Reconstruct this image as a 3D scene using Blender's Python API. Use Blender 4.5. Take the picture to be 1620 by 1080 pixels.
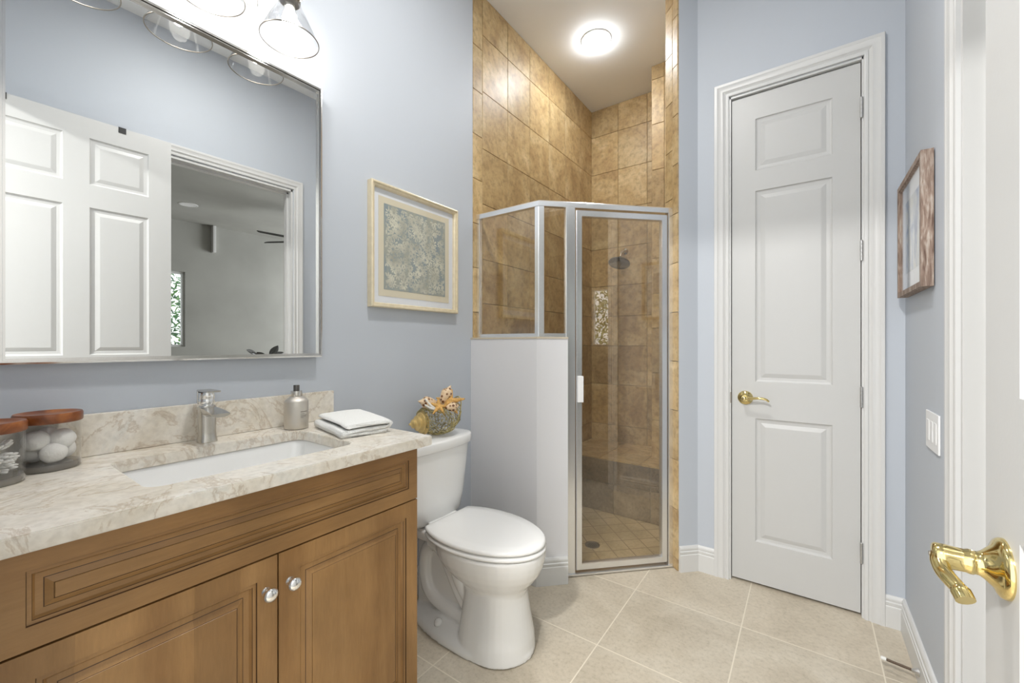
import bpy, bmesh, math, random
from mathutils import Vector, Matrix, noise
random.seed(7)
for o in list(bpy.data.objects): bpy.data.objects.remove(o)
S = bpy.context.scene
COL = S.collection
PI = math.pi
# ------------------------------------------------------------------ camera, world, exposure
cam_d = bpy.data.cameras.new('camera'); cam = bpy.data.objects.new('camera', cam_d); COL.objects.link(cam)
cam.location = (1.53, 0.0, 1.20); cam.rotation_euler = (PI/2, 0, math.radians(35.488))
cam_d.sensor_width = 36; cam_d.lens = 655/1620*36; cam_d.shift_y = 4/1620; cam_d.clip_start = 0.02
S.camera = cam
W = bpy.data.worlds.new('world'); S.world = W; W.use_nodes = True
bg = W.node_tree.nodes['Background']; bg.inputs[0].default_value = (0.95, 0.975, 1.0, 1); bg.inputs[1].default_value = 2.35
S.view_settings.view_transform = 'Standard'; S.view_settings.look = 'None'; S.view_settings.gamma = 1
S.view_settings.use_curve_mapping = False
S.view_settings.exposure = 0.12
BULB_E, DOME_E, CAN_FILL_W, BEDROOM_FILL_W, HALL_FILL_W = 74, 48, 22, 215, 112
def area_light(name, loc, size, power, color=(1,1,1), rot=(0,0,0), shape='DISK'):
    l = bpy.data.lights.new(name, 'AREA'); l.shape = shape; l.size = size; l.energy = power; l.color = color
    o = bpy.data.objects.new(name, l); COL.objects.link(o); o.location = loc; o.rotation_euler = rot; return o
# ------------------------------------------------------------------ materials
def nt(name):
    m = bpy.data.materials.new(name); m.use_nodes = True
    t = m.node_tree; b = t.nodes['Principled BSDF']; return m, t, b
def N(t, typ, **kw):
    n = t.nodes.new(typ)
    for k, v in kw.items():
        if k in n.inputs: n.inputs[k].default_value = v
        else: setattr(n, k, v)
    return n
def ramp(t, fac, stops):
    r = N(t, 'ShaderNodeValToRGB'); e = r.color_ramp.elements
    while len(e) < len(stops): e.new(0.5)
    for el, (p, c) in zip(e, stops): el.position = p; el.color = (*c, 1) if len(c) == 3 else c
    t.links.new(fac, r.inputs[0]); return r.outputs[0]
def coords(t, scale=(1,1,1), rot=(0,0,0), loc=(0,0,0)):
    c = N(t, 'ShaderNodeNewGeometry'); m = N(t, 'ShaderNodeMapping')
    m.inputs['Scale'].default_value = scale; m.inputs['Rotation'].default_value = rot; m.inputs['Location'].default_value = loc
    t.links.new(c.outputs['Position'], m.inputs[0]); return m.outputs[0]
def mix(t, f, a, b, mode='MIX'):
    n = N(t, 'ShaderNodeMix', data_type='RGBA', blend_type=mode)
    for s, v in ((n.inputs[0], f), (n.inputs[6], a), (n.inputs[7], b)):
        if hasattr(v, 'links'): t.links.new(v, s)
        else: s.default_value = v if isinstance(v, (int, float)) else ((*v, 1) if len(v) == 3 else v)
    return n.outputs[2]
def bump(t, b, h, strength=0.2, dist=0.002):
    n = N(t, 'ShaderNodeBump', Strength=strength, Distance=dist); t.links.new(h, n.inputs['Height']); t.links.new(n.outputs[0], b.inputs['Normal'])
def plain(name, col, rough=0.5, metal=0.0, spec=0.5, noise_amt=0.0, nscale=30, coat=0.0, bmp=0.0, bscale=200):
    m, t, b = nt(name)
    b.inputs['Base Color'].default_value = (*col, 1); b.inputs['Roughness'].default_value = rough
    b.inputs['Metallic'].default_value = metal; b.inputs['Specular IOR Level'].default_value = spec; b.inputs['Coat Weight'].default_value = coat
    if noise_amt:
        n = N(t, 'ShaderNodeTexNoise', Scale=nscale, Detail=4); t.links.new(coords(t), n.inputs[0])
        lo = tuple(c*(1-noise_amt) for c in col); hi = tuple(min(1, c*(1+noise_amt)) for c in col)
        t.links.new(ramp(t, n.outputs[0], [(0.3, lo), (0.7, hi)]), b.inputs['Base Color'])
    if bmp:
        n2 = N(t, 'ShaderNodeTexNoise', Scale=bscale, Detail=3); t.links.new(coords(t), n2.inputs[0]); bump(t, b, n2.outputs[0], bmp)
    return m
M = {}
M['wall'] = plain('wall_paint', (0.505, 0.540, 0.592), 0.55, bmp=0.05, bscale=90)
M['wallpale'] = plain('pale_half_wall', (0.69, 0.69, 0.71), 0.55, bmp=0.05, bscale=90)  # half wall colour, paler than the other walls
M['ceiling'] = plain('ceiling_paint', (0.84, 0.84, 0.83), 0.8, bmp=0.05)
M['greige'] = plain('bedroom_paint', (0.36, 0.36, 0.335), 0.8, noise_amt=0.10, nscale=1.4)
M['white'] = plain('white_trim_paint', (0.655, 0.655, 0.645), 0.35)
M['doorwhite'] = plain('white_door_paint', (0.560, 0.560, 0.550), 0.4, bmp=0.06, bscale=160)
M['porcelain'] = plain('porcelain', (0.87, 0.87, 0.86), 0.08, spec=0.6, coat=0.3)
M['frame_silver'] = plain('silver_frame', (0.66, 0.65, 0.63), 0.16, 1)
M['darkchrome'] = plain('dark_chrome', (0.34, 0.36, 0.38), 0.15, 1)
M['bronze'] = plain('dark_bronze', (0.16, 0.12, 0.09), 0.4, 0.9)
M['chrome'] = plain('chrome', (0.85, 0.86, 0.87), 0.07, 1)
M['alu'] = plain('bright_aluminium', (0.88, 0.89, 0.90), 0.24, 0.9)
M['nickel'] = plain('brushed_nickel', (0.62, 0.60, 0.56), 0.26, 1)
M['brushed'] = plain('pewter_finish', (0.62, 0.585, 0.53), 0.45, 0.85)
M['darkmetal'] = plain('dark_nickel', (0.30, 0.27, 0.23), 0.3, 1)
M['brass'] = plain('polished_brass', (0.74, 0.60, 0.27), 0.09, 1)
M['satin'] = plain('satin_steel', (0.55, 0.55, 0.54), 0.35, 1)
M['black'] = plain('black_plastic', (0.02, 0.02, 0.02), 0.4)
M['rubber'] = plain('white_rubber', (0.75, 0.75, 0.72), 0.6)
M['blackglass'] = plain('smoked_plastic', (0.06, 0.055, 0.05), 0.1, spec=0.8)
M['plate'] = plain('switch_plastic', (0.80, 0.80, 0.80), 0.35)
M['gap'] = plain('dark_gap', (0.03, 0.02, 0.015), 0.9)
M['cotton'] = plain('cotton', (0.86, 0.85, 0.83), 0.95, bmp=0.4, bscale=250)
M['stick'] = plain('swab_paper', (0.80, 0.78, 0.74), 0.8)
M['matwhite'] = plain('white_mat_board', (0.72, 0.74, 0.78), 0.8)
M['matcream'] = plain('cream_mat_board', (0.66, 0.60, 0.46), 0.8)
M['cream'] = plain('cream_gold_frame', (0.74, 0.65, 0.47), 0.35, 0.25, noise_amt=0.06, nscale=50)
M['fan'] = plain('dark_fan_blade', (0.03, 0.03, 0.03), 0.5)
M['gold'] = plain('gold_shell_paint', (0.60, 0.44, 0.18), 0.42, 0.35, noise_amt=0.15, nscale=60)
M['wire'] = plain('gilded_wire', (0.46, 0.40, 0.20), 0.4, 0.5, noise_amt=0.4, nscale=45)
M['starfish'] = plain('starfish_skin', (0.62, 0.36, 0.11), 0.8, noise_amt=0.3, nscale=120, bmp=0.6, bscale=300)
M['coral'] = plain('white_coral', (0.75, 0.73, 0.68), 0.8, bmp=0.5, bscale=250)
M['leafmetal'] = plain('grey_leaf_metal', (0.20, 0.20, 0.20), 0.35, 0.6)
M['trunk'] = plain('bark', (0.12, 0.08, 0.05), 0.9)

def towel_mat():
    m, t, b = nt('white_terry_cloth'); b.inputs['Base Color'].default_value = (0.83, 0.83, 0.81, 1); b.inputs['Roughness'].default_value = 0.95
    v = N(t, 'ShaderNodeTexVoronoi', Scale=260); t.links.new(coords(t), v.inputs[0]); bump(t, b, v.outputs[0], 0.6, 0.003); return m
M['towel'] = towel_mat()
def glass(name, col=(1,1,1), ior=1.45, strength=1.0):
    m = bpy.data.materials.new(name); m.use_nodes = True; t = m.node_tree; t.nodes.clear()
    o = N(t, 'ShaderNodeOutputMaterial'); tr = N(t, 'ShaderNodeBsdfTransparent'); tr.inputs[0].default_value = (*col, 1)
    g = N(t, 'ShaderNodeBsdfGlossy'); g.inputs['Roughness'].default_value = 0.0; g.inputs[0].default_value = (1, 1, 1, 1)
    f0 = ((ior-1)/(ior+1))**2; lw = N(t, 'ShaderNodeLayerWeight', Blend=0.5); pw = N(t, 'ShaderNodeMath', operation='POWER'); pw.inputs[1].default_value = 5.0
    t.links.new(lw.outputs['Facing'], pw.inputs[0]); mu = N(t, 'ShaderNodeMath', operation='MULTIPLY_ADD'); mu.inputs[1].default_value = (1-f0)*min(strength, 1); mu.inputs[2].default_value = f0*strength
    t.links.new(pw.outputs[0], mu.inputs[0]); mu.use_clamp = True; mx = N(t, 'ShaderNodeMixShader')
    t.links.new(mu.outputs[0], mx.inputs[0]); t.links.new(tr.outputs[0], mx.inputs[1]); t.links.new(g.outputs[0], mx.inputs[2]); t.links.new(mx.outputs[0], o.inputs[0]); return m
M['showerglass'] = glass('shower_glass', (0.965, 0.95, 0.905), 1.5, 2.0)
M['clearglass'] = glass('clear_glass', (0.965, 0.965, 0.96), 1.5, 1.0)
M['shade'] = glass('lamp_shade_glass', (0.96, 0.96, 0.96), 1.45, 1.0)
M['pane'] = glass('picture_glass', (1, 1, 1), 1.4, 0.8)
def jarbase():
    m, t, b = nt('thick_jar_glass'); b.inputs['Base Color'].default_value = (0.45, 0.42, 0.38, 1); b.inputs['Roughness'].default_value = 0.08
    b.inputs['Transmission Weight'].default_value = 0.6; return m
M['jarbase'] = jarbase()
def mirror_mat():
    m, t, b = nt('mirror_silver'); b.inputs['Base Color'].default_value = (0.76, 0.77, 0.765, 1); b.inputs['Metallic'].default_value = 1; b.inputs['Roughness'].default_value = 0.0; return m
M['mirror'] = mirror_mat()
def emis(name, col, e):
    m = bpy.data.materials.new(name); m.use_nodes = True; t = m.node_tree; t.nodes.clear()
    o = N(t, 'ShaderNodeOutputMaterial'); em = N(t, 'ShaderNodeEmission'); em.inputs[0].default_value = (*col, 1); em.inputs[1].default_value = e
    t.links.new(em.outputs[0], o.inputs[0]); return m
M['bulb'] = emis('glowing_bulb', (1.0, 0.965, 0.91), BULB_E)
M['dome'] = emis('glowing_dome', (0.91, 0.955, 1.0), DOME_E)
M['can'] = emis('fill_lamp_lens', (1.0, 0.97, 0.92), 4)

def stone_tile(name, c0, c1, c2, rnd=0.22, scale=7, rough=0.45, island=True, gr=None):
    m, t, b = nt(name); co = coords(t)
    g = N(t, 'ShaderNodeNewGeometry'); cmb = N(t, 'ShaderNodeVectorMath', operation='MULTIPLY_ADD')
    cmb.inputs[1].default_value = (13, 17, 11); t.links.new(g.outputs['Random Per Island'], cmb.inputs[0]); t.links.new(co, cmb.inputs[2])
    n1 = N(t, 'ShaderNodeTexNoise', Scale=scale, Detail=9, Roughness=0.62, Distortion=0.9); t.links.new(cmb.outputs[0], n1.inputs[0])
    n2 = N(t, 'ShaderNodeTexNoise', Scale=scale*7, Detail=6, Roughness=0.7); t.links.new(cmb.outputs[0], n2.inputs[0])
    c = ramp(t, n1.outputs[0], [(0.32, c0), (0.5, c1), (0.68, c2)])
    d = ramp(t, n2.outputs[0], [(0.36, (0.66, 0.64, 0.60)), (0.50, (0.98, 0.98, 0.98)), (0.64, (1.10, 1.10, 1.10))])
    c = mix(t, 0.8, c, d, 'MULTIPLY')
    if island:
        k = ramp(t, g.outputs['Random Per Island'], [(0, (1-rnd,)*3), (1, (1+rnd*0.7,)*3)]); c = mix(t, 1.0, c, k, 'MULTIPLY')
    t.links.new(c, b.inputs['Base Color']); b.inputs['Roughness'].default_value = rough
    bump(t, b, n2.outputs[0], 0.25, 0.0015); return m
M['walltile'] = stone_tile('shower_wall_tile', (0.38, 0.248, 0.112), (0.505, 0.355, 0.172), (0.63, 0.48, 0.265), rnd=0.12, scale=4.5)
M['grout'] = plain('wall_grout', (0.43, 0.34, 0.21), 0.9)
M['lightgrout'] = plain('light_grout', (0.55, 0.48, 0.37), 0.9)
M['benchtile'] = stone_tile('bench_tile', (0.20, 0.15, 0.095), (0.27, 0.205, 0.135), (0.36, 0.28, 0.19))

def grid_floor(name, size, org, rot, cols, grout, gw, rough=0.35, scale=3.0):
    m, t, b = nt(name); c = coords(t)
    ma = N(t, 'ShaderNodeMapping'); ma.vector_type = 'POINT'
    ma.inputs['Rotation'].default_value = (0, 0, rot); ma.inputs['Location'].default_value = (-org[0], -org[1], 0)
    if rot:
        ma.inputs['Location'].default_value = (0, 0, 0)
    t.links.new(c, ma.inputs[0])
    br = N(t, 'ShaderNodeTexBrick'); br.offset = 0.0; br.squash = 1.0
    for k, v in {'Scale': 1.0, 'Brick Width': size, 'Row Height': size, 'Mortar Size': gw, 'Mortar Smooth': 0.1, 'Bias': 0.0}.items(): br.inputs[k].default_value = v
    br.inputs['Color1'].default_value = (0.93, 0.93, 0.93, 1); br.inputs['Color2'].default_value = (1.05, 1.04, 1.03, 1); br.inputs['Mortar'].default_value = (1, 1, 1, 1)
    t.links.new(ma.outputs[0], br.inputs[0])
    n1 = N(t, 'ShaderNodeTexNoise', Scale=scale, Detail=10, Roughness=0.65, Distortion=0.7); t.links.new(c, n1.inputs[0])
    n2 = N(t, 'ShaderNodeTexNoise', Scale=scale*22, Detail=6, Roughness=0.7); t.links.new(c, n2.inputs[0])
    col = ramp(t, n1.outputs[0], [(0.33, cols[0]), (0.5, cols[1]), (0.68, cols[2])])
    col = mix(t, 0.7, col, ramp(t, n2.outputs[0], [(0.36, (0.78, 0.77, 0.74)), (0.47, (0.98,)*3), (0.64, (1.09,)*3)]), 'MULTIPLY')
    col = mix(t, 1.0, col, br.outputs['Color'], 'MULTIPLY')
    col = mix(t, br.outputs['Fac'], col, grout)
    t.links.new(col, b.inputs['Base Color']); b.inputs['Roughness'].default_value = rough; bump(t, b, n2.outputs[0], 0.12, 0.001); return m
M['floor'] = grid_floor('floor_tile', 0.455, (0.392, 1.088-0.0), 0, ((0.44, 0.385, 0.30), (0.53, 0.47, 0.375), (0.60, 0.545, 0.45)), (0.70, 0.64, 0.53), 0.0024)
M['showerfloor'] = grid_floor('shower_floor_tile', 0.108, (0, 0), PI/4, ((0.40, 0.31, 0.18), (0.50, 0.39, 0.235), (0.58, 0.46, 0.30)), (0.26, 0.19, 0.11), 0.0030)
M['bedfloor'] = plain('bedroom_floor', (0.35, 0.31, 0.26), 0.5, noise_amt=0.1, nscale=2)

def counter_mat():
    m, t, b = nt('cream_quartzite'); c = coords(t)
    n1 = N(t, 'ShaderNodeTexNoise', Scale=5, Detail=9, Roughness=0.6, Distortion=1.3); t.links.new(c, n1.inputs[0])
    n2 = N(t, 'ShaderNodeTexNoise', Scale=3.2, Detail=7, Roughness=0.62, Distortion=2.2); t.links.new(coords(t, (1, 1, 1), (0.3, 0.2, 0.5), (4, 2, 1)), n2.inputs[0])
    n3 = N(t, 'ShaderNodeTexNoise', Scale=70, Detail=5); t.links.new(c, n3.inputs[0])
    col = ramp(t, n1.outputs[0], [(0.33, (0.67, 0.61, 0.51)), (0.45, (0.74, 0.69, 0.60)), (0.58, (0.79, 0.75, 0.68)), (0.7, (0.72, 0.71, 0.66))])
    vein = ramp(t, n2.outputs[0], [(0.478, (1, 1, 1)), (0.495, (0.60, 0.49, 0.38)), (0.503, (0.70, 0.61, 0.52)), (0.522, (1, 1, 1))])
    col = mix(t, 0.5, col, vein, 'MULTIPLY')
    col = mix(t, 0.6, col, ramp(t, n3.outputs[0], [(0.35, (0.84, 0.83, 0.82)), (0.6, (1.04, 1.04, 1.04))]), 'MULTIPLY')
    t.links.new(col, b.inputs['Base Color']); b.inputs['Roughness'].default_value = 0.22; return m
M['counter'] = counter_mat()
M['glaze'] = plain('dark_glaze', (0.085, 0.042, 0.018), 0.5)
def wood(name, cols, sc, rough=0.38, big=2.2, coat=0.0, plank=0):
    m, t, b = nt(name); 
    n1 = N(t, 'ShaderNodeTexNoise', Scale=big, Detail=5, Roughness=0.55, Distortion=0.5); t.links.new(coords(t, sc), n1.inputs[0])
    s2 = tuple(v*6 for v in sc); n2 = N(t, 'ShaderNodeTexNoise', Scale=big*3, Detail=6, Roughness=0.7); t.links.new(coords(t, s2), n2.inputs[0])
    n3 = N(t, 'ShaderNodeTexNoise', Scale=6, Detail=3); t.links.new(coords(t), n3.inputs[0])
    c = ramp(t, n1.outputs[0], [(0.3, cols[0]), (0.5, cols[1]), (0.7, cols[2])])
    c = mix(t, 0.6, c, ramp(t, n2.outputs[0], [(0.3, (0.84,)*3), (0.7, (1.1,)*3)]), 'MULTIPLY')
    c = mix(t, 0.75, c, ramp(t, n3.outputs[0], [(0.3, (0.80,)*3), (0.7, (1.16,)*3)]), 'MULTIPLY')
    if plank:
        g = N(t, 'ShaderNodeNewGeometry'); sx = N(t, 'ShaderNodeSeparateXYZ'); t.links.new(g.outputs['Position'], sx.inputs[0])
        mm = N(t, 'ShaderNodeMath', operation='MULTIPLY_ADD'); mm.inputs[1].default_value = 1/plank; mm.inputs[2].default_value = 0.31; t.links.new(sx.outputs['Y'], mm.inputs[0])
        fl = N(t, 'ShaderNodeMath', operation='FLOOR'); t.links.new(mm.outputs[0], fl.inputs[0]); wn = N(t, 'ShaderNodeTexWhiteNoise', noise_dimensions='1D'); t.links.new(fl.outputs[0], wn.inputs['W'])
        c = mix(t, 1.0, c, ramp(t, wn.outputs['Value'], [(0, (0.86, 0.85, 0.84)), (1, (1.12, 1.12, 1.12))]), 'MULTIPLY')
    t.links.new(c, b.inputs['Base Color']); b.inputs['Roughness'].default_value = rough; b.inputs['Coat Weight'].default_value = coat; return m
mp = ((0.235, 0.118, 0.038), (0.305, 0.165, 0.058), (0.375, 0.213, 0.082))
M['woodv'] = wood('maple_upright_grain', mp, (5, 5, 0.6), plank=0.083)
M['woodh'] = wood('maple_level_grain', mp, (5, 0.6, 5))
M['lidwood'] = wood('acacia_lid', ((0.13, 0.035, 0.012), (0.25, 0.075, 0.02), (0.42, 0.15, 0.04)), (2, 12, 12), 0.3, 2.5)
M['weathered'] = wood('weathered_frame_wood', ((0.13, 0.08, 0.06), (0.29, 0.21, 0.165), (0.52, 0.46, 0.40)), (30, 30, 4), 0.8, 4)
def art_blue():
    m, t, b = nt('blue_grey_print')
    n = N(t, 'ShaderNodeTexNoise', Scale=9, Detail=7, Roughness=0.6); t.links.new(coords(t, (1, 2.2, 0.7)), n.inputs[0])
    t.links.new(ramp(t, n.outputs[0], [(0.3, (0.20, 0.26, 0.30)), (0.48, (0.30, 0.33, 0.31)), (0.6, (0.36, 0.36, 0.30)), (0.75, (0.30, 0.38, 0.42))]), b.inputs['Base Color']); b.inputs['Roughness'].default_value = 0.8; return m
M['artblue'] = art_blue()
M['artflower'] = plain('cream_print_ink', (0.50, 0.49, 0.40), 0.8, noise_amt=0.28, nscale=16)
def art_coast():
    m, t, b = nt('blue_watercolour')
    n = N(t, 'ShaderNodeTexNoise', Scale=6, Detail=6, Distortion=1.2); t.links.new(coords(t, (1, 2.2, 1.2), loc=(0, .3, .55)), n.inputs[0])
    t.links.new(ramp(t, n.outputs[0], [(0.30, (0.04, 0.09, 0.30)), (0.42, (0.20, 0.28, 0.45)), (0.52, (0.50, 0.54, 0.58)), (0.62, (0.62, 0.62, 0.56)), (0.75, (0.45, 0.44, 0.34))]), b.inputs['Base Color']); b.inputs['Roughness'].default_value = 0.8; return m
M['artcoast'] = art_coast()
def spots():
    m, t, b = nt('spotted_shell')
    v = N(t, 'ShaderNodeTexVoronoi', Scale=1.0); v.inputs['Randomness'].default_value = 0.35
    tc = N(t, 'ShaderNodeTexCoord'); mpn = N(t, 'ShaderNodeMapping'); mpn.inputs['Scale'].default_value = (62, 62, 62); t.links.new(tc.outputs['Object'], mpn.inputs[0]); t.links.new(mpn.outputs[0], v.inputs[0])
    t.links.new(ramp(t, v.outputs['Distance'], [(0.0, (0.10, 0.035, 0.012)), (0.34, (0.20, 0.08, 0.03)), (0.42, (0.72, 0.52, 0.32)), (1.0, (0.80, 0.66, 0.48))]), b.inputs['Base Color']); b.inputs['Roughness'].default_value = 0.35; return m
M['spots'] = spots()
def leaf():
    m, t, b = nt('green_leaf')
    g = N(t, 'ShaderNodeNewGeometry')
    t.links.new(ramp(t, g.outputs['Random Per Island'], [(0, (0.02, 0.08, 0.03)), (0.5, (0.06, 0.20, 0.05)), (1, (0.22, 0.38, 0.12))]), b.inputs['Base Color']); b.inputs['Roughness'].default_value = 0.5
    return m
M['leaf'] = leaf()
# ------------------------------------------------------------------ mesh helpers
def obj(name, bm, mats, parent=None, smooth=False, angle=None):
    me = bpy.data.meshes.new(name); bm.to_mesh(me); bm.free()
    for m in (mats if isinstance(mats, (list, tuple)) else [mats]): me.materials.append(M[m])
    o = bpy.data.objects.new(name, me); COL.objects.link(o)
    if parent is not None: o.parent = parent
    if smooth or angle:
        for p in me.polygons: p.use_smooth = True
        if angle: me.set_sharp_from_angle(angle=math.radians(angle))
    return o
def tag(o, label=None, cat=None, group=None, kind=None):
    if label: o['label'] = label
    if cat: o['category'] = cat
    if group: o['group'] = group
    if kind: o['kind'] = kind
    return o
def struct(name, bm, m, label=None, smooth=False, angle=None, parent=None):
    o = obj(name, bm, m, parent, smooth, angle)
    if parent is None:
        o['kind'] = 'structure'
    if label: o['label'] = label
    return o
def thing(name, label, cat, loc=(0, 0, 0), group=None, kind=None):
    o = bpy.data.objects.new(name, None); COL.objects.link(o); o.location = loc; o.empty_display_size = 0.05
    return tag(o, label, cat, group, kind)
def NB(): return bmesh.new()
def recalc(bm): bmesh.ops.recalc_face_normals(bm, faces=bm.faces[:]); return bm
def box(bm, x0, x1, y0, y1, z0, z1, mat=0, mtx=None):
    vs = [Vector((x, y, z)) for x in (x0, x1) for y in (y0, y1) for z in (z0, z1)]
    if mtx: vs = [mtx @ v for v in vs]
    v = [bm.verts.new(p) for p in vs]
    for f in ((0,1,3,2),(4,6,7,5),(0,4,5,1),(2,3,7,6),(0,2,6,4),(1,5,7,3)):
        fc = bm.faces.new([v[i] for i in f]); fc.material_index = mat
    return v
def bevel(bm, w, seg=2, ang=30):
    es = [e for e in bm.edges if len(e.link_faces) == 2 and e.calc_face_angle(0) > math.radians(ang)]
    if es: bmesh.ops.bevel(bm, geom=es, offset=w, segments=seg, affect='EDGES', clamp_overlap=True, profile=0.6)
    return bm
def rbox(x0, x1, y0, y1, z0, z1, r=0.002, seg=2, mtx=None):
    bm = NB(); box(bm, x0, x1, y0, y1, z0, z1, mtx=mtx); recalc(bm); bevel(bm, r, seg); return bm
def lathe(bm, prof, seg=32, mtx=None, mat=0, sx=1, sy=1, cap=True):
    rings = []
    for r, z in prof:
        ring = []
        for i in range(seg):
            a = 2*PI*i/seg; p = Vector((r*sx*math.cos(a), r*sy*math.sin(a), z))
            ring.append(bm.verts.new(mtx @ p if mtx else p))
        rings.append(ring)
    for a, b in zip(rings, rings[1:]):
        for i in range(seg):
            f = bm.faces.new((a[i], a[(i+1) % seg], b[(i+1) % seg], b[i])); f.material_index = mat
    if cap:
        for ring in (rings[0], rings[-1]):
            try: f = bm.faces.new(ring); f.material_index = mat
            except ValueError: pass
    return bm
def loft(bm, rings, cap=True, closed=True, mat=0):
    vr = [[bm.verts.new(Vector(p)) for p in r] for r in rings]
    n = len(vr[0])
    for a, b in zip(vr, vr[1:]):
        for i in range(n if closed else n-1):
            f = bm.faces.new((a[i], a[(i+1) % n], b[(i+1) % n], b[i])); f.material_index = mat
    if cap:
        bm.faces.new(vr[0]).material_index = mat; bm.faces.new(vr[-1]).material_index = mat
    return bm
def tube(bm, pts, r, seg=12, closed=False, mat=0):
    pts = [Vector(p) for p in pts]; n = len(pts); rad = r if isinstance(r, (list, tuple)) else [r]*n
    prev = None; rings = []
    for i, p in enumerate(pts):
        d = (pts[min(i+1, n-1)] - pts[max(i-1, 0)]).normalized()
        if prev is None:
            up = Vector((0, 0, 1)) if abs(d.z) < 0.9 else Vector((1, 0, 0)); a = d.cross(up).normalized()
        else: a = (prev - d*prev.dot(d)).normalized()
        prev = a; b = d.cross(a)
        rings.append([p + (a*math.cos(2*PI*k/seg) + b*math.sin(2*PI*k/seg))*rad[i] for k in range(seg)])
    return loft(bm, rings, mat=mat)
def spline(pts, n=8):
    P = [Vector(p) for p in pts]; out = []
    for i in range(len(P)-1):
        p0, p1, p2, p3 = P[max(i-1, 0)], P[i], P[i+1], P[min(i+2, len(P)-1)]
        for k in range(n):
            t = k/n; out.append(0.5*((2*p1) + (p2-p0)*t + (2*p0-5*p1+4*p2-p3)*t*t + (3*p1-p0-3*p2+p3)*t**3))
    out.append(P[-1]); return out
def sweep(bm, path, prof, mp, closed=False, side=1, mat=0):
    """path: 2-D points; prof: closed list of (offset across the path, height); mp(u, v, h) -> 3-D"""
    P = [Vector(p) for p in path]; n = len(P); rings = []
    for i in range(n):
        pa = P[(i-1) % n] if (closed or i > 0) else None; pb = P[(i+1) % n] if (closed or i < n-1) else None
        d1 = (P[i]-pa).normalized() if pa is not None else None; d2 = (pb-P[i]).normalized() if pb is not None else None
        if d1 is None: d1 = d2
        if d2 is None: d2 = d1
        n1 = Vector((-d1.y, d1.x)); n2 = Vector((-d2.y, d2.x)); m = (n1+n2).normalized(); m = m/max(0.2, m.dot(n1))*side
        rings.append([mp(*(P[i]+m*w), h) for w, h in prof])
    if closed: rings.append(rings[0])
    if closed:
        vr = [[bm.verts.new(Vector(p)) for p in r] for r in rings[:-1]]; vr.append(vr[0])
        k = len(prof)
        for a, b in zip(vr, vr[1:]):
            for i in range(k): bm.faces.new((a[i], a[(i+1) % k], b[(i+1) % k], b[i])).material_index = mat
    else: loft(bm, rings, mat=mat)
    return bm
def paneled(bm, W_, H_, T_, panels, prof, mp, mat=0, glaze=()):
    """slab in (u,v) with depth h (front face at h=0, back at -T); panels: (u0,u1,v0,v1)"""
    us = sorted({0, W_, *[p[0] for p in panels], *[p[1] for p in panels]}); vs = sorted({0, H_, *[p[2] for p in panels], *[p[3] for p in panels]})
    def quad(*pts, mi=mat): bm.faces.new([bm.verts.new(Vector(mp(*p))) for p in pts]).material_index = mi
    for i in range(len(us)-1):
        for j in range(len(vs)-1):
            cu, cv = (us[i]+us[i+1])/2, (vs[j]+vs[j+1])/2
            if any(p[0] < cu < p[1] and p[2] < cv < p[3] for p in panels): continue
            quad((us[i], vs[j], 0), (us[i+1], vs[j], 0), (us[i+1], vs[j+1], 0), (us[i], vs[j+1], 0))
    for (a, b, c, d) in panels:
        loops = [[(a+s, c+s, h), (b-s, c+s, h), (b-s, d-s, h), (a+s, d-s, h)] for s, h in prof]
        for q_, (l1, l2) in enumerate(zip(loops, loops[1:])):
            for k in range(4): quad(l1[k], l1[(k+1) % 4], l2[(k+1) % 4], l2[k], mi=1 if q_ in glaze else mat)
        quad(*loops[-1])
    c = [(0, 0), (W_, 0), (W_, H_), (0, H_)]
    for k in range(4): quad((*c[k], 0), (*c[k], -T_), (*c[(k+1) % 4], -T_), (*c[(k+1) % 4], 0))
    quad(*[(*p, -T_) for p in reversed(c)])
    bmesh.ops.remove_doubles(bm, verts=bm.verts[:], dist=1e-5); recalc(bm); return bm
def wall_open(bm, u0, u1, z0, z1, t0, t1, openings, mp, mat=0):
    """box wall with rectangular openings (ua, ub, za, zb)"""
    us = sorted({u0, u1, *[o[0] for o in openings], *[o[1] for o in openings]}); zs = sorted({z0, z1, *[o[2] for o in openings], *[o[3] for o in openings]})
    for i in range(len(us)-1):
        for j in range(len(zs)-1):
            cu, cz = (us[i]+us[i+1])/2, (zs[j]+zs[j+1])/2
            if any(o[0] < cu < o[1] and o[2] < cz < o[3] for o in openings): continue
            vs = [Vector(mp(u, t, z)) for u in (us[i], us[i+1]) for t in (t0, t1) for z in (zs[j], zs[j+1])]
            v = [bm.verts.new(p) for p in vs]
            for f in ((0,1,3,2),(4,6,7,5),(0,4,5,1),(2,3,7,6),(0,2,6,4),(1,5,7,3)): bm.faces.new([v[k] for k in f]).material_index = mat
    recalc(bm); return bm
def aim(p, d):
    z = Vector(d).normalized(); x = z.orthogonal().normalized(); y = z.cross(x); m = Matrix(((x.x, y.x, z.x, p[0]), (x.y, y.y, z.y, p[1]), (x.z, y.z, z.z, p[2]), (0, 0, 0, 1))); return m
# ------------------------------------------------------------------ key dimensions
CEIL = 3.216; YB = 2.37; XR = 1.865; YS = 3.34
k_out = 1.315; r2 = math.sqrt(2)
HW = 1.235                                   # half wall height
# ------------------------------------------------------------------ shell
bm = NB(); box(bm, -0.12, XR+0.06, -1.6, 3.5, -0.1, 0.0); struct('floor', bm, 'floor')
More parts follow.
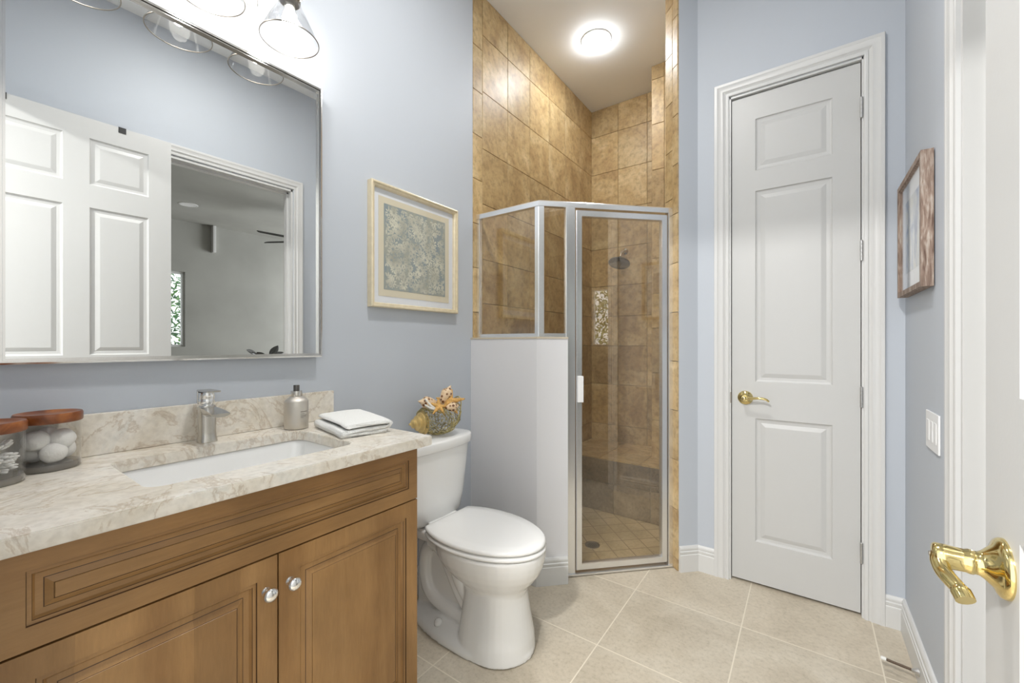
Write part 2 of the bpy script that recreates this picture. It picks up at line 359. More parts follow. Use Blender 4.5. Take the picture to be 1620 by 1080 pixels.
# shower floor tile (slightly proud mosaic bed)
bm = NB()
pts = [(0.0, 1.87), (0.385, 1.87), (0.90, 2.385), (0.90, 3.04), (0.90, YS), (0.0, YS)]
f1 = [bm.verts.new((x, y, 0.004)) for x, y in pts]; f0 = [bm.verts.new((x, y, -0.01)) for x, y in pts]
bm.faces.new(f1); bm.faces.new(list(reversed(f0)))
for i in range(len(pts)): bm.faces.new((f0[i], f0[(i+1) % 6], f1[(i+1) % 6], f1[i]))
recalc(bm); struct('floor_shower', bm, 'showerfloor', 'square tan mosaic tile floor inside the shower')
bm = NB(); box(bm, -0.12, XR+0.12, -0.13, 3.5, CEIL, CEIL+0.1); struct('ceiling', bm, 'ceiling')
bm = NB(); box(bm, -0.12, 0.0, -0.13, 1.765, 0, CEIL); struct('wall_left', bm, 'wall')
# right wall with the doorway
DY0, DY1, DZ = 0.76, 1.595, 2.415
bm = NB(); wall_open(bm, -0.13, 3.46, 0, CEIL, XR, XR+0.12, [(DY0, DY1, 0, DZ)], lambda u, t, z: (t, u, z)); struct('wall_right', bm, 'wall')
# back wall with the closet door
CX0, CX1, CZ = 1.207, 1.731, 2.455
bm = NB(); wall_open(bm, 1.055, XR, 0, CEIL, YB, YB+0.12, [(CX0, CX1, 0, CZ)], lambda u, t, z: (u, t, z)); struct('wall_back', bm, 'wall')
# wall beside the shower opening (45 degrees), painted outside
A_ = Vector((1.055, 2.37)); P_ = Vector((0.978, 2.293)); Q_ = P_ + Vector((-1, 1))*0.12/r2; R_ = Vector((0.93, YB+0.06))
def prism(bm, pts, z0, z1, mat=0):
    a = [bm.verts.new((p[0], p[1], z0)) for p in pts]; b = [bm.verts.new((p[0], p[1], z1)) for p in pts]; n = len(pts)
    bm.faces.new(a).material_index = mat; bm.faces.new(b).material_index = mat
    for i in range(n): bm.faces.new((a[i], a[(i+1) % n], b[(i+1) % n], b[i])).material_index = mat
    recalc(bm); return bm
bm = NB(); prism(bm, [A_, P_, Q_, Q_ + Vector((0.03, 0.10)), (1.055, 2.49)], 0, CEIL); struct('wall_stub', bm, 'wall')
# near wall with the entry the camera stands in
bm = NB(); wall_open(bm, -0.12, XR+0.12, 0, CEIL, -0.13, -0.012, [(0.93, 1.745, 0, 2.47)], lambda u, t, z: (u, t, z)); struct('wall_front', bm, 'wall')
# half wall
h_pts = [(0.0, 1.75), (0.435, 1.75), (0.548, 1.863), (0.548-0.085, 1.863+0.085), (0.385, 1.87), (0.0, 1.87)]
bm = NB(); prism(bm, h_pts, 0, HW-0.008); struct('wall_partition', bm, 'wallpale', 'pale half wall beside the shower door')
bm = NB(); prism(bm, [(0.0, 1.747), (0.436, 1.747), (0.552, 1.861), (0.46, 1.953), (0.383, 1.873), (0.0, 1.873)], HW-0.008, HW); struct('trim_1', bm, 'lightgrout', 'thin tan tile cap on the half wall')

# ------------------------------------------------------------------ tiled shower walls (each tile an island of one wall mesh)
def tiles(bm, us, zs_of, mp, gap=0.0030, th=0.008, mat=0):
    for i in range(len(us)-1):
        zs = zs_of(i)
        for j in range(len(zs)-1):
            a, b, c, d = us[i]+gap/2, us[i+1]-gap/2, zs[j]+gap/2, zs[j+1]-gap/2
            if b-a < 0.004 or d-c < 0.004: continue
            e = 0.0012
            fr = [bm.verts.new(Vector(mp(u, z, th))) for u, z in ((a+e, c+e), (b-e, c+e), (b-e, d-e), (a+e, d-e))]
            bk = [bm.verts.new(Vector(mp(u, z, th-e))) for u, z in ((a, c), (b, c), (b, d), (a, d))]
            b0 = [bm.verts.new(Vector(mp(u, z, 0))) for u, z in ((a, c), (b, c), (b, d), (a, d))]
            bm.faces.new(fr).material_index = mat
            for k in range(4):
                bm.faces.new((bk[k], bk[(k+1) % 4], fr[(k+1) % 4], fr[k])).material_index = mat
                bm.faces.new((b0[k], b0[(k+1) % 4], bk[(k+1) % 4], bk[k])).material_index = mat
    return bm
ZM = [0.0, 0.19, 0.52, 0.86, 1.185, 1.435, 1.69, 2.01, 2.33, 2.66, 2.985, CEIL]
ZS = [0.0] + [0.12 + 0.252*i for i in range(12)] + [CEIL]
bm = NB(); box(bm, -0.12, -0.006, 1.765, 3.46, 0, CEIL, mat=1)
tiles(bm, [1.765, 1.85], lambda i: ZS, lambda u, z, h: (-0.006+h, u, z))
tiles(bm, [1.85, 2.098, 2.352, 2.605, 2.860, 3.106, YS], lambda i: ZM, lambda u, z, h: (-0.006+h, u, z))
recalc(bm); struct('wall_shower_left', bm, ['walltile', 'grout'], 'tan stone tiled wall running back into the shower')
bm = NB(); box(bm, -0.006, XR, YS+0.006, YS+0.12, 0, CEIL, mat=1)
tiles(bm, [0.0, 0.241, 0.484, 0.62], lambda i: ZM, lambda u, z, h: (u, YS+0.006-h, z))
recalc(bm); struct('wall_shower_back', bm, ['walltile', 'grout'], 'tan stone tiled wall at the back of the shower')
bm = NB(); box(bm, 0.616, 0.98, 3.046, YS+0.006, 0, CEIL, mat=1)
tiles(bm, [0.610, 0.700, 0.93], lambda i: [z+0.13*(i == 0) for z in ZM[:-1]]+[CEIL], lambda u, z, h: (u, 3.046-h, z))
tiles(bm, [3.04, YS], lambda i: ZM, lambda u, z, h: (0.616-h, u, z))
recalc(bm); struct('wall_shower_column', bm, ['walltile', 'grout'], 'narrow tiled wall projection right of the shower head')
bm = NB(); box(bm, 0.936, 1.05, YB+0.06, 3.05, 0, CEIL, mat=1)
tiles(bm, [YB+0.08, 2.62, 2.87, 3.04], lambda i: ZM, lambda u, z, h: (0.936-h, u, z))
recalc(bm); struct('wall_shower_right', bm, ['walltile', 'grout'])
# tiled return on the end of the stub wall: border strip and field strip
en = Vector((-1, 1))/r2; eo = Vector((-1, -1))/r2
bm = NB()
def endmap(u, z, h): p = P_ + en*u + eo*h; return (p.x, p.y, z)
tiles(bm, [0.0, 0.05, 0.122], lambda i: [0.0] + [0.06+0.262*k+0.09*i for k in range(12)] + [CEIL], endmap)
recalc(bm)
# inner face of the stub
struct('wall_shower_return', bm, ['walltile', 'grout'], 'narrow light tan tile strip on the right side of the shower opening')
# bench
bm = NB(); box(bm, 0.003, 0.606, 2.790, YS-0.004, 0.005, 0.375, mat=1); box(bm, 0.606, 0.925, 2.790, 3.036, 0.005, 0.375, mat=1)
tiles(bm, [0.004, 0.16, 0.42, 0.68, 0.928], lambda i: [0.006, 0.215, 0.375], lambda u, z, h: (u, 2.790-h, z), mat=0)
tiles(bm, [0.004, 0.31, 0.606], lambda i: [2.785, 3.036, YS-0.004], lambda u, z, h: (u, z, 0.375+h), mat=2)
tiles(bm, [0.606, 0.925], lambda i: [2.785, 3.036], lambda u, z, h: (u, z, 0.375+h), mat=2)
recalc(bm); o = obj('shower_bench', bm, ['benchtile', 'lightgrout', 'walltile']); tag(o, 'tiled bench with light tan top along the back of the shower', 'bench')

# ------------------------------------------------------------------ baseboards and casings
bprof = [(0, 0), (0.016, 0), (0.016, 0.088), (0.0135, 0.091), (0.0135, 0.094), (0.0150, 0.097), (0.0150, 0.106), (0.0110, 0.109), (0.0110, 0.112), (0.0125, 0.115), (0.0115, 0.126), (0.006, 0.133), (0, 0.133)]
def baseboard(name, path, side, label=None):
    bm = NB(); sweep(bm, path, bprof, lambda u, v, h: (u, v, h), side=side); recalc(bm); o = struct(name, bm, 'white', label, angle=35)
baseboard('baseboard_right', [(XR, 1.667), (XR, YB), (1.800, YB)], 1)
baseboard('baseboard_back', [(1.139, YB), tuple(A_), tuple(P_)], 1)
baseboard('baseboard_partition', [(0.546, 1.861), (0.435, 1.75), (0.0, 1.75), (0.0, 0.90)], 1)
cprof = [(0, 0), (0, 0.010), (0.004, 0.012), (0.012, 0.012), (0.016, 0.0085), (0.021, 0.011), (0.027, 0.016), (0.034, 0.0145), (0.050, 0.0165), (0.054, 0.019), (0.066, 0.019), (0.068, 0.016), (0.068, 0)]
def casing(name, path, mp, side, label=None):
    bm = NB(); sweep(bm, path, cprof, mp, side=side); recalc(bm); struct(name, bm, 'white', label, angle=30)
ci = 0.006
casing('trim_2', [(CX0-ci+0.004, 0), (CX0-ci+0.004, CZ+ci), (CX1+ci-0.004, CZ+ci), (CX1+ci-0.004, 0)], lambda u, v, h: (u, YB-h, v), 1, 'white moulded casing around the narrow closet door')
casing('trim_3', [(DY0-ci, 0), (DY0-ci, DZ+ci), (DY1+ci, DZ+ci), (DY1+ci, 0)], lambda u, v, h: (XR-h, u, v), 1, 'white moulded casing around the open doorway in the right wall')
# jambs
bm = NB()
box(bm, CX0-0.004, CX0+0.006, YB-0.001, YB+0.12, 0, CZ+0.004); box(bm, CX1-0.006, CX1+0.004, YB-0.001, YB+0.12, 0, CZ+0.004); box(bm, CX0, CX1, YB-0.001, YB+0.12, CZ-0.006, CZ+0.004)
box(bm, CX0+0.006, CX0+0.018, YB+0.055, YB+0.09, 0, CZ-0.006); box(bm, CX1-0.018, CX1-0.006, YB+0.055, YB+0.09, 0, CZ-0.006); box(bm, CX0+0.018, CX1-0.018, YB+0.055, YB+0.09, CZ-0.018, CZ-0.006)
recalc(bm); struct('trim_4', bm, 'white', 'white jamb lining of the closet door')
bm = NB()
box(bm, XR-0.001, XR+0.121, DY0-0.001, DY0+0.014, 0, DZ); box(bm, XR-0.001, XR+0.121, DY1-0.014, DY1+0.001, 0, DZ); box(bm, XR-0.001, XR+0.121, DY0, DY1, DZ-0.014, DZ+0.001)
box(bm, XR+0.045, XR+0.080, DY1-0.026, DY1-0.014, 0, DZ-0.014); box(bm, XR+0.045, XR+0.080, DY0+0.014, DY1-0.014, DZ-0.026, DZ-0.014)
recalc(bm); struct('trim_5', bm, 'white', 'white jamb lining of the open doorway')

# ------------------------------------------------------------------ doors
dprof = [(0, 0), (0.004, -0.0055), (0.010, -0.0075), (0.018, -0.008), (0.022, -0.0085), (0.040, -0.003), (0.043, -0.0025)]
d1w = CX1-CX0-0.018; d1x = CX0+0.009
bm = NB()
pu0, pu1 = 1.3196-d1x, 1.624-d1x
paneled(bm, d1w, 2.432, 0.035, [(pu0, pu1, 0.205, 0.818), (pu0, pu1, 1.0, 1.95), (pu0, pu1, 2.052, 2.310)], dprof, lambda u, v, h: (d1x+u, 2.384-h, 0.012+v))
door1 = struct('door_1', bm, 'doorwhite', 'narrow white three panel closet door'); door1['label'] = 'narrow closed white three panel door in the back wall'
def lever_handle(parent, mtx, big=1.0, style='wave'):
    """local frame: z out of the door, x along the lever"""
    bm = NB(); lathe(bm, [(0.0345, 0), (0.0345, 0.003), (0.0325, 0.006), (0.029, 0.008), (0.024, 0.010), (0.016, 0.018), (0.0135, 0.022), (0.0135, 0.026)], 40, mtx)
    recalc(bm); h = obj('door_handle', bm, 'brass', parent, angle=40)
    bm = NB()
    if style == 'wave':
        lathe(bm, [(0.011, 0.024), (0.011, 0.052), (0.009, 0.055), (0.004, 0.056)], 28, mtx)
        pts = spline([(0.0, 0, 0.047), (0.03, 0.003, 0.052), (0.065, 0.007, 0.056), (0.092, 0.003, 0.055), (0.104, -0.007, 0.052)], 6)
        rad = [0.0075 - 0.003*i/(len(pts)-1) for i in range(len(pts))]
        tube(bm, [mtx @ p for p in pts], rad, 12)
    else:
        lathe(bm, [(0.0125, 0.024), (0.0145, 0.027), (0.0145, 0.030), (0.0135, 0.033), (0.0140, 0.046), (0.0146, 0.049), (0.0146, 0.059), (0.0128, 0.061), (0.006, 0.062)], 28, mtx)
        pts = spline([(0.0, 0, 0.054), (0.008, -0.005, 0.056), (0.020, -0.011, 0.055), (0.033, -0.014, 0.052), (0.046, -0.018, 0.047), (0.056, -0.025, 0.044)], 7)
        n = len(pts); rad = [0.0095 - 0.002*(i/(n-1)) + (0.0015 if i > n-8 else 0) for i in range(n)]
        tube(bm, [mtx @ p for p in pts], rad, 14)
    recalc(bm); obj('lever', bm, 'brass', h, angle=50)
    bm = NB(); lathe(bm, [(0.003, 0.0555), (0.0028, 0.0575), (0.001, 0.0575)] if style == 'wave' else [(0.003, 0.0628), (0.0028, 0.0645), (0.001, 0.0645)], 12, mtx); recalc(bm); obj('lock_button', bm, 'darkmetal', h)
    return h
# local z -> -y (world), x -> +x
lever_handle(door1, Matrix(((1, 0, 0, 1.276), (0, 0, -1, 2.384), (0, 1, 0, 0.930), (0, 0, 0, 1))))
for z in (0.284, 0.967, 1.61, 2.237):
    bm = NB(); lathe(bm, [(0.002, -0.046), (0.0055, -0.044)] + [q for k in range(5) for q in ((0.0055, -0.044+k*0.0176+0.001), (0.0055, -0.044+(k+1)*0.0176-0.001), (0.0047, -0.044+(k+1)*0.0176))] + [(0.002, 0.047)], 14, Matrix.Translation((CX1-0.007, YB-0.0045, z)))
    box(bm, CX1-0.010, CX1-0.004, YB-0.004, YB+0.012, z-0.044, z+0.044); recalc(bm); obj('hinge', bm, 'satin', door1)
bm = NB(); box(bm, CX0+0.003, CX0+0.0075, YB-0.003, YB+0.012, 0.90, 0.955); recalc(bm); obj('latch_plate', bm, 'darkmetal', door1)
# entry door, swung open, parallel to the right wall
EX = 1.72; EY1 = 0.80; EW = 0.81; EH = 2.438
bm = NB()
pc = [(0.106, 0.355), (0.455, 0.704)]; pr = [(2.075, 2.33), (1.14, 1.95), (0.21, 0.98)]
paneled(bm, EW, EH-0.012, 0.035, [(a, b, c-0.012, d-0.012) for a, b in pc for c, d in pr], dprof, lambda u, v, h: (EX-h, EY1-EW+u, 0.012+v))
door2 = struct('door_2', bm, 'doorwhite', 'open white six panel entry door with a brass lever')
lever_handle(door2, Matrix(((0, 0, -1, EX), (-1, 0, 0, 0.735), (0, 1, 0, 0.935), (0, 0, 0, 1))), style='long')
for yy, lab in ((0.578, 'black clip on the top edge of the open white door, nearer its free edge'), (0.140, 'black clip on the top edge of the open white door, nearer its hinges')):
    bm = NB(); box(bm, EX-0.0025, EX-0.0003, yy-0.016, yy+0.016, EH-0.030, EH+0.0025); box(bm, EX-0.0025, EX+0.0375, yy-0.016, yy+0.016, EH+0.0004, EH+0.0025); box(bm, EX+0.0353, EX+0.0375, yy-0.016, yy+0.016, EH-0.020, EH+0.0025)
    recalc(bm); tag(obj('door_clip', bm, 'black'), lab, 'clip')

# ------------------------------------------------------------------ vanity cabinet, counter, sink
van = thing('vanity_cabinet', 'stained maple bathroom vanity cabinet with two doors under stone counter', 'cabinet', (0.28, 0.45, 0))
def P(name, bm, m, par, **kw):
    o = obj(name, bm, m, par, **kw); o.matrix_parent_inverse = Matrix.Translation(-par.location) if par.type == 'EMPTY' else Matrix(); return o
bm = NB()
box(bm, 0.004, 0.508, 0.0, 0.886, 0.10, 0.115); box(bm, 0.004, 0.508, 0.0, 0.016, 0.115, 0.877); box(bm, 0.004, 0.508, 0.870, 0.886, 0.115, 0.877); box(bm, 0.004, 0.012, 0.016, 0.870, 0.115, 0.877)
box(bm, 0.480, 0.492, 0.016, 0.075, 0.115, 0.877); box(bm, 0.480, 0.492, 0.842, 0.870, 0.115, 0.877); box(bm, 0.480, 0.492, 0.075, 0.842, 0.690, 0.740)
box(bm, 0.480, 0.492, 0.075, 0.842, 0.850, 0.877); box(bm, 0.480, 0.492, 0.44, 0.49, 0.115, 0.69)
recalc(bm); P('carcass', bm, 'woodv', van)
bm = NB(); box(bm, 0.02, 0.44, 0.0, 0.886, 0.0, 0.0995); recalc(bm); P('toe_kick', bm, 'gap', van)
bm = NB(); box(bm, 0.5085, 0.529, 0.0, 0.050, 0.10, 0.876); recalc(bm); P('filler_strip', bm, 'woodv', van)
wprof = [(0, 0), (0.0012, -0.003), (0.0065, -0.003), (0.0072, -0.0045), (0.0105, -0.0095), (0.0195, -0.010), (0.0208, -0.0095), (0.0305, -0.0035), (0.0313, -0.0042), (0.032, -0.003)]
bm = NB(); paneled(bm, 0.835, 0.159, 0.020, [(0.033, 0.802, 0.037, 0.125)], wprof, lambda u, v, h: (0.530+h, 0.053+u, 0.7165+v), glaze=(0, 2, 5, 7)); P('drawer_front', bm, ['woodh', 'glaze'], van)
wprof2 = [(s*1.25, h) for s, h in wprof]
knobs = []
for a, b, ky in ((0.053, 0.4655, 0.441), (0.4690, 0.888, 0.4945)):
    bm = NB(); w = b-a; paneled(bm, w, 0.609, 0.020, [(0.043, w-0.043, 0.05, 0.609-0.045)], wprof2, lambda u, v, h: (0.530+h, a+u, 0.1035+v), glaze=(0, 2, 5, 7))
    d = P('door', bm, ['woodv', 'glaze'], van)
    bm = NB(); lathe(bm, [(0.0105, 0), (0.010, 0.002), (0.0062, 0.005), (0.0058, 0.013), (0.0075, 0.016), (0.0145, 0.019), (0.0160, 0.0225), (0.0150, 0.027), (0.010, 0.0305), (0.004, 0.032), (0.0005, 0.0322)], 28, Matrix(((0, 0, 1, 0.530), (1, 0, 0, ky), (0, 1, 0, 0.638), (0, 0, 0, 1))))
    recalc(bm); obj('knob', bm, 'chrome', d, angle=50)
CZT, CZB = 0.909, 0.879
def rrect(x0, x1, y0, y1, r, n=6):
    out = []
    for cx, cy, a0 in ((x1-r, y1-r, 0), (x0+r, y1-r, PI/2), (x0+r, y0+r, PI), (x1-r, y0+r, 3*PI/2)):
        for i in range(n+1): a = a0+PI/2*i/n; out.append((cx+r*math.cos(a), cy+r*math.sin(a)))
    return out
SX0, SX1, SY0, SY1 = 0.135, 0.452, 0.252, 0.722
hole = rrect(SX0, SX1, SY0, SY1, 0.035)
cx0, cx1, cy0, cy1 = 0.002, 0.557, -0.008, 0.925
def outer(h):
    res = []
    C0 = ((SX0+SX1)/2, (SY0+SY1)/2)
    for (x, y) in h:
        dx, dy = x-C0[0], y-C0[1]; t = min(((cx1 if dx > 0 else cx0)-C0[0])/dx if abs(dx) > 1e-6 else 1e9, ((cy1 if dy > 0 else cy0)-C0[1])/dy if abs(dy) > 1e-6 else 1e9)
        res.append((C0[0]+dx*t, C0[1]+dy*t))
    return res
# counter as a box with a boolean-free hole: fill between loops
bm = NB()
def edge_loop(pts, z): vs = [bm.verts.new((x, y, z)) for x, y in pts]; es = [bm.edges.new((vs[i], vs[(i+1) % len(vs)])) for i in range(len(vs))]; return vs, es
rect = [(cx0, cy0), (cx1, cy0), (cx1, cy1), (cx0, cy1)]
for z in (CZT, CZB):
    a, ea = edge_loop(rect, z); b, eb = edge_loop(hole, z)
    bmesh.ops.triangle_fill(bm, use_beauty=True, use_dissolve=False, edges=ea+eb)
    if z == CZT: ra, rb = a, b
    else: qa, qb = a, b
for u, v in ((ra, qa), (rb, qb)):
    for i in range(len(u)): bm.faces.new((u[i], u[(i+1) % len(u)], v[(i+1) % len(v)], v[i]))
recalc(bm)
es = [e for e in bm.edges if len(e.link_faces) == 2 and e.calc_face_angle(0) > 1.0 and abs(e.verts[0].co.z-e.verts[1].co.z) < 1e-5]
bmesh.ops.bevel(bm, geom=es, offset=0.002, segments=2, affect='EDGES')
tag(obj('countertop', bm, 'counter'), 'cream quartzite countertop with grey and brown veining on the maple cabinet', 'countertop')
bm = rbox(0.001, 0.021, -0.008, 0.915, CZT+0.0006, 1.018, 0.0015); tag(obj('backsplash', bm, 'counter'), 'low veined stone backsplash strip along the wall behind the faucet', 'backsplash')
# basin
sink = thing('sink_basin', 'white rectangular undermount sink basin set in the stone counter', 'sink', ((SX0+SX1)/2, (SY0+SY1)/2, 0.76))
bm = NB(); rings = []
def rr(ins, z, r): return [(x, y, z) for x, y in rrect(SX0+ins, SX1-ins, SY0+ins, SY1-ins, r)]
inner = [(-0.006, CZB-0.001, 0.041), (-0.004, CZB-0.004, 0.04), (0.0, 0.850, 0.04), (0.008, 0.79, 0.045), (0.022, 0.768, 0.05), (0.05, 0.758, 0.05), (0.10, 0.754, 0.05), (0.14, 0.752, 0.012)]
outr = [(0.12, 0.738, 0.03), (0.0, 0.742, 0.05), (-0.012, 0.78, 0.05), (-0.025, 0.865, 0.05), (-0.025, CZB-0.001, 0.05)]
loft(bm, [rr(*q) for q in inner]+[rr(*q) for q in outr]+[rr(*inner[0])], cap=False); bmesh.ops.remove_doubles(bm, verts=bm.verts[:], dist=1e-5); recalc(bm)
P('basin', bm, 'porcelain', sink, angle=60)
bm = NB(); lathe(bm, [(0.034, 0.7525), (0.034, 0.756), (0.030, 0.758), (0.022, 0.756), (0.020, 0.757), (0.004, 0.759), (0.0005, 0.759)], 28, Matrix.Translation(((SX0+SX1)/2, (SY0+SY1)/2, 0))); recalc(bm)
P('drain', bm, 'nickel', sink, angle=50)
# faucet
fx, fy, fz = 0.072, 0.478, CZT
fau = thing('faucet', 'brushed nickel single lever faucet behind the sink', 'faucet', (fx, fy, fz))
def ell(cx, cy, a, b, z, n=28, p=2.6):
    out = []
    for i in range(n):
        t = 2*PI*i/n; c, s = math.cos(t), math.sin(t)
        out.append((cx+a*math.copysign(abs(c)**(2/p), c), cy+b*math.copysign(abs(s)**(2/p), s), z))
    return out
bm = NB(); loft(bm, [ell(fx, fy, a*0.88, b*0.88, fz+z, p=3) for a, b, z in ((0.027, 0.0275, 0), (0.027, 0.0275, 0.003), (0.0235, 0.0245, 0.016), (0.022, 0.0235, 0.03), (0.0225, 0.0235, 0.085), (0.0225, 0.024, 0.102), (0.020, 0.0215, 0.108))]); recalc(bm)
P('body', bm, 'nickel', fau, angle=40)
bm = NB(); rings = []
for k in range(13):
    t = k/12; x = fx-0.016+0.118*t; w = 0.0195+0.003*t; z = fz+0.103-0.010*t*t; th = 0.026*(1-t)**1.5+0.010
    rings.append([(x, fy-w, z), (x, fy-w*0.6, z+0.004*(1-t)), (x, fy+w*0.6, z+0.004*(1-t)), (x, fy+w, z), (x, fy+w, z-0.004), (x, fy+w*0.8, z-th*0.7), (x, fy+w*0.4, z-th), (x, fy-w*0.4, z-th), (x, fy-w*0.8, z-th*0.7), (x, fy-w, z-0.004)])
loft(bm, rings); recalc(bm); P('spout', bm, 'nickel', fau, angle=50)
bm = NB(); lathe(bm, [(0.0165, 0.104), (0.0165, 0.112), (0.020, 0.116), (0.0205, 0.124), (0.0195, 0.127), (0.0205, 0.130), (0.0205, 0.147), (0.010, 0.149)], 30, Matrix.Translation((fx-0.003, fy, fz))); recalc(bm)
P('cartridge_collar', bm, 'chrome', fau, angle=40)
bm = NB(); box(bm, fx-0.025, fx+0.052, fy-0.018, fy+0.018, fz+0.1495, fz+0.1545); box(bm, fx-0.027, fx-0.0225, fy-0.018, fy+0.018, fz+0.112, fz+0.1545); recalc(bm); bevel(bm, 0.0012, 2)
P('lever', bm, 'nickel', fau)
# lotion bottle
bo = thing('lotion_bottle', 'pewter coloured round bottle with spray top in front of the backsplash', 'bottle', (0.092, 0.733, CZT+0.0006))
T_ = Matrix.Translation(bo.location)
bm = NB(); lathe(bm, [(0.030, 0), (0.0365, 0.001), (0.0378, 0.004), (0.0378, 0.092), (0.0368, 0.096), (0.031, 0.102), (0.021, 0.1095), (0.017, 0.111), (0.012, 0.111)], 48, T_); recalc(bm); P('body', bm, 'brushed', bo, angle=40)
bm = NB(); lathe(bm, [(0.0175, 0.1112), (0.018, 0.113), (0.018, 0.127), (0.0175, 0.129), (0.010, 0.1295)], 36, T_); recalc(bm); P('collar', bm, 'nickel', bo, angle=40)
bm = NB(); lathe(bm, [(0.0098, 0.1297), (0.0098, 0.147), (0.009, 0.149), (0.001, 0.149)], 24, T_); recalc(bm); P('spray_nozzle', bm, 'blackglass', bo, angle=40)
bm = NB()
for i, (z, a0, a1) in enumerate(((0.060, -8, 30), (0.053, -8, 14), (0.048, -8, 26), (0.044, -8, 22), (0.040, -8, 8))):
    th = 0.0014 if i == 0 else 0.0007; n = 10; rg = []
    for k in range(n+1):
        a = math.radians(a0+(a1-a0)*k/n)+0.0; c, s = math.cos(a), math.sin(a); rg.append([T_ @ Vector((r*c, r*s, zz)) for r, zz in ((0.0376, z-th), (0.0380, z-th), (0.0380, z+th), (0.0376, z+th))])
    loft(bm, rg)
recalc(bm); P('printed_text', bm, 'darkmetal', bo)

# canisters with wooden lids
def canister(x, y, r, h, label):
    c = thing('glass_canister', label, 'jar', (x, y, CZT+0.0006), 'wood lidded glass jars on the counter'); T = Matrix.Translation(c.location)
    bm = NB(); lathe(bm, [(r-0.002, 0.0005), (r, 0.003), (r, h), (r-0.0025, h), (r-0.0025, 0.0155), (0.0005, 0.0155)], 56, T, cap=False); recalc(bm); P('glass_body', bm, 'clearglass', c, angle=40)
    bm = NB(); lathe(bm, [(0.0005, 0.0), (r-0.003, 0.0), (r-0.0006, 0.003), (r-0.0006, 0.010), (r-0.003, 0.0145), (0.0005, 0.0150)], 56, T); recalc(bm); P('glass_base', bm, 'jarbase', c, angle=40)
    bm = NB(); lathe(bm, [(0.0005, h+0.0004), (r+0.001, h+0.0004), (r+0.003, h+0.003), (r+0.003, h+0.019), (r+0.001, h+0.0225), (r-0.006, h+0.0225), (r-0.011, h+0.019), (0.0005, h+0.018)], 56, T); recalc(bm); P('lid', bm, 'lidwood', c, angle=40)
    return c
J2 = (0.081, 0.160, 0.054, 0.108); J1 = (0.152, 0.066, 0.053, 0.106)
canister(*J2, 'glass jar of cotton balls with brown wood lid against the backsplash')
canister(*J1, 'glass jar of cotton swabs with wood lid at left counter end')
balls = []
lay = [(0.025, 0.004, 0.0400), (-0.012, 0.0235, 0.0402), (-0.012, -0.023, 0.0402), (0.014, 0.020, 0.0680), (-0.022, 0.002, 0.0700), (0.016, -0.022, 0.0690)]
for i, (dx, dy, dz) in enumerate(lay):
    bm = NB(); bmesh.ops.create_icosphere(bm, subdivisions=3, radius=0.0235)
    for v in bm.verts: v.co *= 1+0.08*noise.noise(v.co*70+Vector((i*3, 0, 0)))
    o = obj('cotton_ball', bm, 'cotton', smooth=True); o.location = (J2[0]+dx, J2[1]+dy, CZT+dz)
    tag(o, 'white cotton ball in the jar beside the backsplash', 'cotton ball', 'cotton balls in the jar')
rnd = random.Random(3)
bm = NB(); tube(bm, [(-0.036, 0, 0), (0.036, 0, 0)], 0.0011, 6)
for s in (-1, 1): tube(bm, [(s*0.024, 0, 0), (s*0.027, 0, 0), (s*0.034, 0, 0), (s*0.0375, 0, 0)], [0.0012, 0.0027, 0.0027, 0.001], 8)
recalc(bm); sw0 = obj('cotton_swab', bm, 'cotton', smooth=True)
for i in range(64):
    o = sw0 if i == 0 else sw0.copy()
    if i: COL.objects.link(o)
    lvl = i/64; up = i >= 54
    tilt = rnd.uniform(-0.16, 0.16) + (rnd.uniform(0.5, 0.9) if up else 0.12)
    rr_ = rnd.uniform(0, 0.0095); aa = rnd.uniform(0, 2*PI)
    o.location = (J1[0]+rr_*math.cos(aa), J1[1]+rr_*math.sin(aa)+(0.004 if up else 0), CZT+0.0245+lvl*0.036+(0.004 if up else 0))
    o.rotation_euler = (0, -tilt, rnd.gauss(1.15, 0.45))
    tag(o, 'white cotton swab in the wood lidded jar at the left counter end', 'cotton swab', 'cotton swabs in the jar')

# towel
def towel():
    path = [(0.060, 0.007), (-0.070, 0.007), (-0.082, 0.011), (-0.083, 0.0165), (-0.070, 0.0205), (0.050, 0.021), (0.070, 0.025), (0.072, 0.036), (0.056, 0.0415), (-0.055, 0.0400), (-0.070, 0.033)]
    pts = spline([(a, b, 0) for a, b in path], 5); th = 0.0062
    L, R = [], []
    for i, p in enumerate(pts):
        d = (pts[min(i+1, len(pts)-1)]-pts[max(i-1, 0)]).normalized(); n = Vector((-d.y, d.x, 0)); L.append(p+n*th); R.append(p-n*th)
    ring = L+list(reversed(R)); bm = NB(); rings = []; nx = 30
    for k in range(nx+1):
        x = -0.125+0.25*k/nx; e = 0
        r_ = []
        for j, p in enumerate(ring):
            q = Vector((x, p.x, p.y)); w = noise.noise(Vector((x*14, p.x*14, p.y*40)))
            q.z += 0.0022*w*min(1, p.y/0.02); q.y += 0.004*noise.noise(Vector((x*9, p.y*70, 3.1))); q.x += 0.006*noise.noise(Vector((p.x*22, p.y*60, 7)))*(abs(k-nx/2)/(nx/2))**4
            if k in (0, nx): q.z = q.z
            q.z -= 0.006*max(0, x/0.135)**2*(p.y/0.036)
            q.z = max(q.z, 0.0008); r_.append(q)
        rings.append(r_)
    loft(bm, rings); recalc(bm)
    o = obj('hand_towel', bm, 'towel', smooth=True); o.location = (0.268, 0.838, CZT+0.0004); o.rotation_euler = (0, 0, math.radians(-12))
    tag(o, 'folded white terry hand towel at the right end of the counter', 'towel')
towel()

